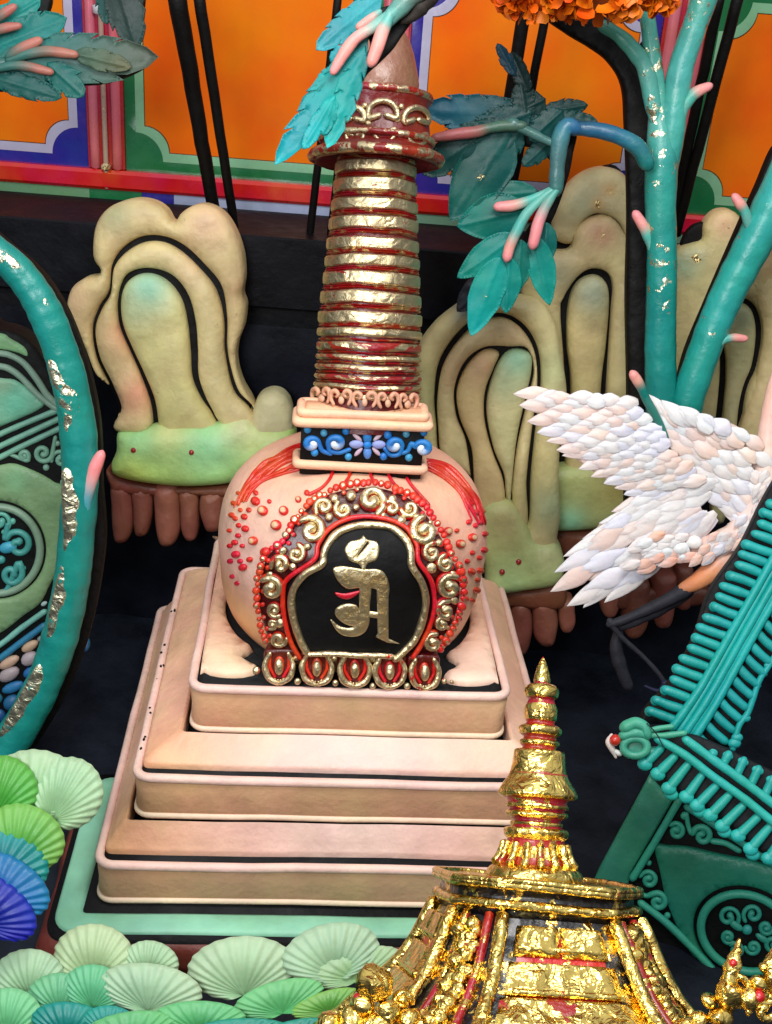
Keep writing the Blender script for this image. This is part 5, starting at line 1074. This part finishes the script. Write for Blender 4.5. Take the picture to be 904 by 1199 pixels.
# eave with round tile ends
pp('black_ground', zW([(250, 440), (330, 360), (430, 305), (560, 345), (820, 470), (960, 540), (960, 900), (830, 860), (700, 770), (560, 650), (420, 560), (300, 480)]), MRf, '#15181b', 4, 3, base=-6, mat=M_black, skirt=22)
for P, r in (([(300, 318), (420, 388), (540, 480), (680, 580), (810, 685), (960, 800)], 5.2), ([(425, 322), (520, 392), (640, 478), (740, 552), (820, 612), (960, 710)], 5.4)):
    tp('eave_beam', P, r, '#25a89a', M=MRf, h=4)
E1 = ((312, 362, 243, 428), (372, 398, 300, 472), (432, 432, 348, 535), (492, 480, 425, 572), (556, 524, 472, 610), (612, 566, 530, 652), (672, 612, 582, 700), (737, 662, 652, 742), (792, 702, 706, 800), (850, 748, 785, 842), (915, 790, 840, 890))
for i, (x0, y0, x1, y1) in enumerate(E1):
    q2 = MB(); q2.rtube(zW([(x0, y0), ((x0+x1)/2, (y0+y1)/2), (x1, y1)]), [5, 5.6, 6], MRf, '#1fa093', h=-1, ds=2.5, seg=12, jit=.08); px, py = l2(x1, y1)
    q2.bead(px, py, 9.3, MRf, '#22aaa0', ry=8, h=1.5, rot=.3, flat=.7)
    if i % 2 == 0 and i > 1: q2.bead(*l2(x1+12, y1+28), 9, MRf, '#22a59a', ry=7, h=-2, rot=.3, flat=.7)
    q2.build('roof_tile', M_wax, pv)
for x, y, sx, sy, r in ((545, 376, 535, 395, 5.2), (607, 392, 585, 432, 6.6), (674, 418, 648, 474, 6.8), (738, 456, 708, 520, 7.4), (800, 500, 768, 566, 7.6), (868, 545, 832, 612, 7.8)):
    q2 = MB(); q2.rtube(zW([(sx, sy), ((x+sx)/2, (y+sy)/2), (x, y)]), [5, 5, 5.5], MRf, '#1d9d92', h=-1, ds=2.5, jit=.08); px, py = l2(x, y); q2.bead(px, py, r, MRf, '#26ab9d', ry=r*.7, h=1.5, rot=.4, flat=.6); q2.build('roof_tile', M_wax, pv)
# upper roof: ridge bars over tube tiles
MR2 = PAT(790, 860, 8.45, (-.15, -.88, .42)); x2 = lambda pts: zX(pts)
pp('black_ground', x2([(80, 985), (225, 800), (320, 610), (385, 420), (520, 220), (620, 20), (700, -100), (760, -60), (700, 700), (645, 770), (585, 870), (520, 1080), (470, 1110), (330, 1075), (215, 1015)]), MR2, '#0e1113', 4, 3, base=-7, mat=M_black, skirt=24)
ra = cat(np.array([(215, 1010), (330, 845), (465, 605), (560, 440), (652, 275), (760, 80)], float), 4); rc = cat(np.array([(303, 1060), (410, 890), (540, 650), (660, 440), (780, 230)], float), 4)
def along(P, y): return P[np.argmin(abs(P[:, 1]-y))]
k = 0; y = 985.
while y > -60:
    p = along(ra, y); L_ = 112+8*math.sin(k*1.7); tq = mix('#0e9390', '#149e98', rng.random())
    a = (p[0]-4, p[1]-2+0); b = (p[0]-L_, p[1]-42)
    q2 = MB(); q2.rtube(x2([a, ((a[0]+b[0])/2, (a[1]+b[1])/2+rng.normal()*2), b]), [5.2, 5.6, 5.4], MR2, tq, ds=3, seg=10, jit=.12)
    if k % 3 == 1 or k < 3: q2.bead(*x2([(b[0]-6, b[1]+(0 if k > 2 else 4))])[0], 6.2, MR2, tq, h=-1)
    q2.build('roof_tile', M_wax, pv); k += 1; y -= 45.5
y = 1045.; k = 0
while y > 380:
    p = along(rc, y); tq = mix('#0c8f8c', '#139a96', rng.random()); L_ = 95 if k > 0 else 50
    q2 = MB(); q2.rtube(x2([(p[0]+4, p[1]-8), (p[0]+L_*.5, p[1]+L_*.42), (p[0]+L_, p[1]+L_*.85)]), [5., 5.4, 5.1], MR2, tq, h=-1, ds=3, seg=10, jit=.1); q2.build('roof_tile', M_wax, pv); k += 1; y -= 50
tb('roof_edge', x2([(478, 1108), (505, 1010), (545, 950), (580, 850), (600, 800), (640, 740), (700, 640)]), 3.6, '#0f9a96', M=MR2, par=pv, h=1)
for x, y, r in ((485, 1085, 8), (497, 1060, 7), (535, 975, 6), (632, 745, 5)):
    q2 = MB(); q2.bead(*x2([(x, y)])[0], r, MR2, '#149a96', ry=r*.8, h=2); q2.build('pearl', M_wax, pv)
for P, r, hh in (([(215, 1010), (330, 845), (465, 605), (560, 440), (652, 275), (760, 80)], 5, 5), ([(262, 1045), (370, 880), (500, 650), (652, 385), (760, 200)], 4.6, 7), ([(282, 1050), (390, 885), (520, 655), (660, 415), (770, 230)], 4.2, 4), ([(305, 1062), (412, 892), (542, 655), (662, 445), (780, 230)], 4.8, 5), ([(243, 1030), (350, 862), (483, 628), (652, 330), (760, 140)], 4, 3)):
    tb('ridge_bar', x2(P), r, '#0ea09a', M=MR2, par=pv, h=hh)
# dragon head at the corner
dg = []
for P, r in (([(160, 262), (200, 245), (240, 262), (250, 290)], 7), ([(150, 300), (200, 288), (250, 298)], 6), ([(250, 300), (330, 300), (412, 290)], 3.6), ([(240, 285), (300, 270), (358, 262)], 3.2)):
    q2 = MB(); q2.rtube(zW(P), r, MRf, '#3f9f80', h=8, ds=2, jit=.2); q2.build('dragon_curl', M_wax, pv)
q2 = MB(); q2.rtube([l2(200+52*math.cos(t), 350+38*math.sin(t)) for t in np.linspace(0, 2*math.pi, 22, endpoint=False)], 4.8, MRf, '#3f9f80', h=8, ds=2, closed=True); q2.build('dragon_curl', M_wax, pv)
q2 = MB(); q2.bead(*l2(113, 320), 7, MRf, '#c81e22', h=10, flat=1); q2.build('red_ball', M_red, pv)
q2 = MB(); q2.rtube(zW([(95, 305), (85, 330), (100, 360), (115, 395)]), [3, 4.5, 4, 2], MRf, '#d9c9c2', h=5, ds=1.5, jit=.3); q2.rtube(zW([(100, 365), (130, 380)]), [3, 3.5], MRf, '#d9d9d2', h=5, ds=1.5); q2.build('white_fang', M_wax, pv)
q2 = MB(); q2.rtube(zW([(250, 245), (290, 290), (320, 345)]), .7, MRf, '#1a1c20', h=18, ds=2); q2.build('wire', M_black, pv)
q2 = MB(); q2.pillow(zW([(150, 330), (170, 255), (215, 240), (250, 270), (255, 350), (300, 360), (270, 395), (170, 395)]), MRf, '#3a937a', 4, 6, skirt=14); q2.build('dragon_head', M_wax, pv)

# ================================================================== GOLD PAGODA
C0 = at(625, 1042, 6.0); GX, GY, z00 = C0
GO = lambda a=.78: g('#9c1710', a)
GLT = R(41); DG = C0@FWD; GAX = nrm(at(637, 770, 6.0+1.0)-C0)
GSC = DG/F
def XG(V):
    """lean the pagoda back about the top of its roof"""
    d = V-C0; c_, s_ = math.cos(GLT), math.sin(GLT)
    return C0+np.stack([d[:, 0]+d[:, 2]*GLX, d[:, 1]*c_+d[:, 2]*s_, -d[:, 1]*s_+d[:, 2]*c_], 1)
GLX = .0
gp = thing('pagoda', 'bright gold leafed pagoda roof and spire at the bottom edge', 'pagoda', (GX, GY, FLOOR))
def zg(py): return z00+(1042-py)*GSC*1.0
pr = [(0.5, 768), (10, 771), (22, 777), (34, 787), (42, 797), (38, 801), (62, 802), (80, 806), (84, 811), (78, 817), (62, 820), (66, 823), (78, 830), (80, 836), (76, 844), (66, 848), (70, 850), (98, 853), (105, 857), (99, 862), (80, 865), (78, 868), (94, 870), (96, 874), (80, 878), (84, 880), (118, 882), (124, 890), (130, 902), (142, 912), (168, 922), (186, 930), (190, 934), (176, 937), (146, 939), (140, 942), (150, 946), (148, 949), (126, 951), (144, 954), (146, 958), (120, 961), (112, 964), (124, 966), (122, 970), (118, 971), (148, 973), (154, 977), (148, 982), (136, 985), (142, 995), (158, 1008), (180, 1014), (210, 1018), (226, 1024), (228, 1030), (210, 1034), (240, 1037), (246, 1041), (238, 1046), (200, 1048)]
def W3(r): return r/3.994*GSC
L1_ = [(p[0], p[1]) for p in cat(np.array([(W3(r), zg(y)) for r, y in pr][::-1]), .014)]
XF = XG
mb = MB(); mb.lathe(L1_, GX, GY, GO(.70), 64, wob=.012)
V = mb.v[0]; cc = mb.c[0]; zz = V[:, 2]
rr_ = np.array([p[0] for p in L1_]); sm = np.convolve(np.pad(rr_, 6, 'edge'), np.ones(13)/13, 'valid'); cc[:, 3] = np.repeat(np.where(rr_ < sm-.006, .42, .72), 64)
spg = mb.build('spire', M_gold, gp); ORIG[spg.name] = ORIG[gp.name]
# flutes round the foot
for k in range(16):
    a = 2*math.pi*k/16; mb = MB(); P = []
    for (r, y) in ((142, 990), (152, 1000), (166, 1008), (186, 1014)):
        z = zg(y); P.append((GX+(W3(r)+.01)*math.cos(a), GY+(W3(r)+.01)*math.sin(a), z))
    mb.wtube(cat(P, .03), .028, GO(.6), 8); mb.build('flute', M_gold, spg)
# roof body, an octagon with wide corner faces
yaw2 = R(7)
def octa(w, z, ch=.42):
    c = w*ch; P = [(w-c, -w), (w, -(w-c)), (w, w-c), (w-c, w), (-(w-c), w), (-w, w-c), (-w, -(w-c)), (-(w-c), -w)]
    ct, s_ = math.cos(yaw2), math.sin(yaw2)
    return np.array([(GX+x*ct-y*s_, GY+x*s_+y*ct, z) for x, y in P])
zt0 = z00+.05
RW = [(.60, zt0-.20), (.64, zt0-.28), (.71, zt0-.45), (.82, zt0-.64), (.98, zt0-.82), (1.12, zt0-.98), (1.32, zt0-1.16)]
RWs = cat(np.array(RW), .05)
mb = MB(); mb.loft([np.concatenate([np.linspace(Q[i], Q[(i+1) % 8], 6, endpoint=False) for i in range(8)]) for Q in (octa(w, z) for w, z in RWs)], g('#0b0a10', .47), cap0=False, cap1=False); rb = mb.build('roof', M_gold, gp, 40); ORIG[rb.name] = ORIG[gp.name]
def slab(w, z0, z1, rr, al, full=True):
    mb = MB()
    if full: mb.loft([octa(w-.03, z0), octa(w, z0+.015), octa(w, z1-.015), octa(w-.03, z1)], GO(al))
    for z in ((z0+.02, z1-.01) if full else ((z0+z1)/2,)):
        Q = octa(w, z); Q = np.concatenate([np.linspace(Q[i], Q[(i+1) % 8], 8, endpoint=False) for i in range(8)]); mb.wtube(wobz(Q, .02), rr, GO(al), 10, closed=True, up=(0, 0, 1))
    o = mb.build('cap_slab', M_gold, gp); return o
slab(.625, zt0-.035, zt0+.02, .026, .66); slab(.61, zt0-.15, zt0-.11, .034, .66, False)
mb = MB(); mb.loft([octa(.595, zt0-.22), octa(.595, zt0-.02)], g('#0a0a0f', .44)); mb.build('black_neck', M_gold, gp)
# panels on the four faces and ridges on the corners
def facept(i, w, z, s_):   # s_ in [-1,1] along face i
    Q = octa(w, z); a, b = Q[i], Q[(i+1) % 8]; return a+(b-a)*(s_+1)/2
for i in (1, 3, 5, 7):
    for (s0, s1, k0, k1, al) in ((-.9, .9, .03, .99, .30), (-.76, -.02, .09, .36, .74), (.02, .76, .09, .36, .74), (-.82, .82, .41, .66, .74), (-.86, .86, .68, .98, .62)):
        mb = MB(); n1, n2 = 9, 12; V = []
        for j in range(n2):
            t = k0+(k1-k0)*j/(n2-1); w, z = RWs[min(len(RWs)-1, int(t*.62*(len(RWs)-1)))]; tt = t*.62*(len(RWs)-1); j0 = int(tt); f = tt-j0; w, z = RWs[j0]*(1-f)+RWs[min(j0+1, len(RWs)-1)]*f
            for k in range(n1):
                s_ = s0+(s1-s0)*k/(n1-1); p = facept(i, w, z, s_); c0 = np.array([GX, GY, z]); no = nrm(facept(i, w, z, 0)-c0); ed = min(1, min(k, n1-1-k)*1., min(j, n2-1-j)*1.)
                V.append(p+(no*.8+np.array([0, 0, .5]))*((.0 if al < .4 else .045)+((.006 if al < .4 else .02)+.006*noise.noise(Vector((s_*3, t*9, i))))*ed-.03*(1-ed)))
        Fq = [(j*n1+k, j*n1+k+1, (j+1)*n1+k+1, (j+1)*n1+k) for j in range(n2-1) for k in range(n1-1)]
        mb.add(V, Fq, GO(al) if al > .4 else g('#b5141a', .46)); mb.build('roof_panel', M_gold, rb)
    for t in (.38, .68):
        tt = t*.62*(len(RWs)-1); w, z = RWs[int(tt)]; mb = MB(); mb.wtube([facept(i, w, z, s_)+np.array([0, 0, .04])+nrm(facept(i, w, z, 0)-np.array([GX, GY, z]))*.03 for s_ in np.linspace(-.7, .7, 10)], .022, GO(.66), 8); mb.build('panel_bar', M_gold, rb)
for i in (0, 2, 4, 6):     # wide corner faces
    for s_, rad, al in ((-1, .045, .64), (1, .045, .66), (-.45, .03, .5), (.45, .03, .5)):
        mb = MB(); P = []
        for w, z in RWs[:: 2]:
            p = facept(i, w, z, s_); no = nrm(facept(i, w, z, s_*.6)-np.array([GX, GY, z-.4])); P.append(p+no*rad*.7)
        mb.wtube(wobz(np.array(P), .02), rad, GO(al), 10); mb.build('corner_ridge', M_gold, rb)
    mb = MB()
    for j in range(2, len(RWs)-2):
        for rep in range(2):
            w, z = RWs[j]; p = facept(i, w, z, rng.normal()*.16); no = nrm(p-np.array([GX, GY, z-.4])); p = p+no*.03; r = .045+.025*rng.random()
            V = [];
            for a in range(5):
                ph = -.6+a*.54
                for b_ in range(9):
                    th = 2*math.pi*b_/9; V.append(p+r*np.array([math.cos(ph)*math.cos(th), math.cos(ph)*math.sin(th), math.sin(ph)])*(1+.35*noise.noise(Vector((th, ph*3, j+rep*7)))))
            mb.add(V, [(a*9+b_, a*9+(b_+1) % 9, (a+1)*9+(b_+1) % 9, (a+1)*9+b_) for a in range(4) for b_ in range(9)], GO(.62))
    mb.build('corner_ornament', M_gold, rb)
XF = None
# scroll work along the front edge
MG = PAT(640, 1150, 5.0, (0, -.8, .6))
def nug(x, y, r, h=0, al=.74, ry=None):
    mb = MB(); mb.bead(x, y, r, MG, GO(al), ry=ry, h=h, flat=1, lift=.5); V = mb.v[0]; V += np.array([[noise.noise(Vector(p*9)), noise.noise(Vector(p*9+5)), noise.noise(Vector(p*9-7))] for p in V])*r*.0018; mb.build('gilt_knob', M_gold, rb)
for x, y, r, h in ((438, 1146, 22, 10), (424, 1172, 14, 8), (455, 1178, 16, 14), (412, 1192, 18, 6), (440, 1196, 18, 14), (478, 1190, 14, 16), (385, 1196, 14, 2), (872, 1166, 14, 6), (850, 1160, 16, 8), (858, 1128, 9, 6), (862, 1112, 5, 6), (838, 1185, 14, 10), (815, 1192, 12, 10), (886, 1150, 12, 2), (892, 1130, 7, 6), (800, 1199, 14, 14), (826, 1168, 10, 6)):
    nug(x, y, r, h)
for x, y, r, a0, d in ((862, 1155, 20, 1.5, 1), (893, 1180, 20, 3, 1), (895, 1160, 16, 4, -1), (425, 1185, 18, 2, 1), (470, 1170, 12, 0, -1)):
    mb = MB(); mb.spiral(x, y, r, MG, GO(.7), 5.5, 1.2, a0, d, h=8); mb.build('gilt_scroll', M_gold, rb)
for P in ([(850, 1175), (852, 1140), (858, 1118), (864, 1100)], [(905, 1150), (900, 1128), (905, 1108)]):
    mb = MB(); mb.rtube(P, [10, 9, 7, 2], MG, GO(.72), h=4, ds=2.5, jit=.5) if len(P) == 4 else mb.rtube(P, [12, 9, 3], MG, GO(.72), h=4, ds=2.5, jit=.5); mb.build('flame_finial', M_gold, rb)
for x, y, r in ((882, 1163, 8), (853, 1124, 5), (420, 1164, 6)):
    mb = MB(); mb.bead(x, y, r, MG, '#c01a16', h=16, flat=1); mb.build('red_bead', M_red, rb)

# ================================================================== FAN LEAF SHRUBS
def fan(par, cx, cy, rx, ry, ang, col, M, h, tipc=None, ribs=19, cup=.38):
    """ridged fan: ribs spread from a foot at the lower side towards the rim; ang turns the rim direction (0 = up)"""
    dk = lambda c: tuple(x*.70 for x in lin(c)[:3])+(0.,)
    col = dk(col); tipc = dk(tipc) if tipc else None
    rx *= 1.13; ry *= 1.13; nt, ns = 115, 12; ca, sa = math.cos(ang), math.sin(ang); V2 = []; hh = []; cc = []; c0 = np.array(lin(mix(col, '#ffffff', .0))); c1 = np.array(lin(tipc or mix(col, '#f2f6dc', .22)))
    for j in range(ns):
        s_ = j/(ns-1)
        for i in range(nt):
            t = -1+2*i/(nt-1); a = t*math.pi*.90; ex, ey = rx*math.sin(a), -ry*math.cos(a); bx, by = 0, ry*.86
            rib = math.cos(ribs*math.pi*(t+1))
            edge = 1+.012*rib*(s_ > .8)
            x = bx+(ex*edge-bx)*s_; y = by+(ey*edge-by)*s_
            V2.append((cx+x*ca-y*sa, cy+x*sa+y*ca)); r_ = min(rx, ry)
            hh.append(h+r_*cup*math.sin(math.pi*(s_**1.1)*.86)*(1-.25*t*t)+rib*min(1.1, r_*.04)*s_*(1-.5*abs(t)**3)+r_*.05*math.sin(t*4+cx))
            cc.append(c0*(1-s_**2)+c1*s_**2)
    V2 = np.array(V2); hh = np.array(hh); top = M(V2[:, 0], V2[:, 1], hh); bot = M(V2[:, 0], V2[:, 1], hh-2.2); n = len(V2)
    Fq = [(j*nt+i, j*nt+i+1, (j+1)*nt+i+1, (j+1)*nt+i) for j in range(ns-1) for i in range(nt-1)]
    a, b, e = top[Fq[200][0]], top[Fq[200][1]], top[Fq[200][2]]
    fl_ = np.dot(np.cross(b-a, e-a), -a) < 0
    Fa = [f[::-1] if fl_ else f for f in Fq]+[tuple(x+n for x in (f if fl_ else f[::-1])) for f in Fq]
    rim = [(ns-1)*nt+i for i in range(nt)]; Fa += [(rim[i], rim[i+1], rim[i+1]+n, rim[i]+n) for i in range(nt-1)]
    for e_ in (0, nt-1): Fa += [(j*nt+e_, (j+1)*nt+e_, (j+1)*nt+e_+n, j*nt+e_+n) for j in range(ns-1)]
    mb = MB(); mb.add(np.concatenate([top, bot]), Fa, np.concatenate([np.array(cc)]*2)); return mb.build('fan_leaf', M_wax, par)
YS = 6.35; MS = PAT(60, 960, 6.9, (.1, -.8, .6))
s1 = thing('fan_leaf_shrub', 'cluster of ridged fan leaves shading from pale green to deep blue at left edge', 'plant', tuple(at(-10, 1080, 6.9)), 'fan leaf shrubs in the foreground')
for i, (cx, cy, rx, ry, an, c, t_) in enumerate(((45, 918, 48, 36, .1, '#9fcf92', '#c6e2b6'), (82, 928, 36, 38, .55, '#a6d39a', '#c2e2b4'), (8, 922, 36, 34, .3, '#55b23c', '#6fc052'), (34, 978, 42, 34, .35, '#55b03a', '#8cc860'), (16, 1002, 44, 30, .45, '#0a7f86', '#0f9a94'), (14, 1028, 50, 28, .5, '#0f5fae', '#1580b8'), (2, 1052, 50, 28, .6, '#0c0f9c', '#1420b0'))):
    fan(s1, cx, cy, rx, ry, an, c, MS, 4+i*7, t_)
mb = MB(); mb.rtube([(-20, 1100), (10, 1075), (30, 1050), (40, 1000)], [7, 6, 5, 4], MS, '#c89a80', h=-6, ds=3); mb.build('stem', M_wax, s1)
MS2 = PAT(250, 1150, 6.3, (0, -.78, .62))
s2 = thing('fan_leaf_shrub', 'low row of ridged pale green and teal fan leaves along the bottom edge', 'plant', tuple(at(230, 1230, 6.2)), 'fan leaf shrubs in the foreground')
for i, (cx, cy, rx, ry, an, c, t_) in enumerate(((112, 1118, 41, 33, .05, '#b5d79a', '#cfe5b4'), (180, 1124, 28, 21, .3, '#a6d3a0', '#bfe0b4'), (38, 1141, 37, 29, -.1, '#a5d6a2', '#c2e4bb'), (285, 1130, 55, 33, -.08, '#a9d2a0', '#c0dcb4'), (388, 1112, 50, 30, -.22, '#a3cfa4', '#b9d9b4'), (414, 1128, 50, 17, -.3, '#9fce92', '#b4d6a6'), (77, 1158, 32, 22, -.1, '#6cc58a', '#80cc98'), (120, 1150, 32, 24, .15, '#62c488', '#78cc98'), (184, 1150, 52, 26, .14, '#a8d2a6', '#bfdcb4'), (27, 1178, 31, 27, .2, '#6fcf88', '#8ad89a'), (330, 1160, 46, 18, -.26, '#5fbf7a', '#7fcf8c'), (384, 1164, 36, 12, -.3, '#5fb04a', '#8cc860'), (96, 1184, 38, 20, .1, '#148f86', '#1f9f90'), (142, 1182, 26, 15, .1, '#17988c', '#2aa596'), (243, 1178, 46, 17, .02, '#58bf78', '#74cb8a'), (166, 1190, 47, 18, -.14, '#52b46e', '#74c884'), (290, 1190, 48, 12, -.04, '#139080', '#28a08c'), (350, 1190, 38, 11, -.2, '#138a7c', '#28a08c'), (45, 1204, 30, 14, 0, '#158c84', '#1f9f90'), (110, 1206, 46, 14, 0, '#128a80', '#1f9a90'), (230, 1206, 60, 14, 0, '#128a78', '#1f9a88'), (395, 1200, 40, 12, -.2, '#0f4f8a', '#1f6f90'))):
    fan(s2, cx, cy, rx, ry, an, c, MS2, 4+i*4.2, t_)
mb = MB(); mb.rtube([(60, 1230), (200, 1215), (380, 1220)], [12, 16, 14], MS2, '#2a4f40', h=0, ds=8); mb.build('stem', M_wax, s2)
# ================================================================== LIGHT
w = bpy.data.worlds.new('World'); scene.world = w; w.use_nodes = True
bg = w.node_tree.nodes['Background']; bg.inputs[1].default_value = 1
nt = w.node_tree; tcw = nt.nodes.new('ShaderNodeTexCoord'); sx = nt.nodes.new('ShaderNodeSeparateXYZ'); nt.links.new(tcw.outputs['Generated'], sx.inputs[0])
rw = nt.nodes.new('ShaderNodeValToRGB'); nt.links.new(sx.outputs['Z'], rw.inputs[0])   # dim room, paler ceiling
rw.color_ramp.elements[0].position = .0; rw.color_ramp.elements[0].color = (.10, .10, .11, 1); rw.color_ramp.elements[1].position = .75; rw.color_ramp.elements[1].color = (.72, .76, .8, 1)
e = rw.color_ramp.elements.new(.25); e.color = (.22, .23, .25, 1)
nt.links.new(rw.outputs[0], bg.inputs[0])
def lamp(name, loc, target, size, power, col, sy=None):
    d = bpy.data.lights.new(name, 'AREA'); d.shape = 'RECTANGLE'; d.size = size; d.size_y = sy or size; d.energy = power; d.color = col
    o = bpy.data.objects.new(name, d); COLL.objects.link(o); o.location = loc
    o.rotation_euler = (Vector(target)-Vector(loc)).to_track_quat('-Z', 'Y').to_euler(); return o
lamp('ceiling_lamp', (1.2, 5.3, 3.6), (0, 9.8, -5.5), 4.4, 680, (1, .975, .96), 2.6)
lamp('window_light', (-3.6, -.5, 1.2), (.3, 12.0, -4.0), 4.2, 880, (.95, .98, 1), 3.4)
scene.view_settings.view_transform = 'Standard'; scene.view_settings.look = 'None'; scene.view_settings.exposure = 0; scene.view_settings.gamma = 1
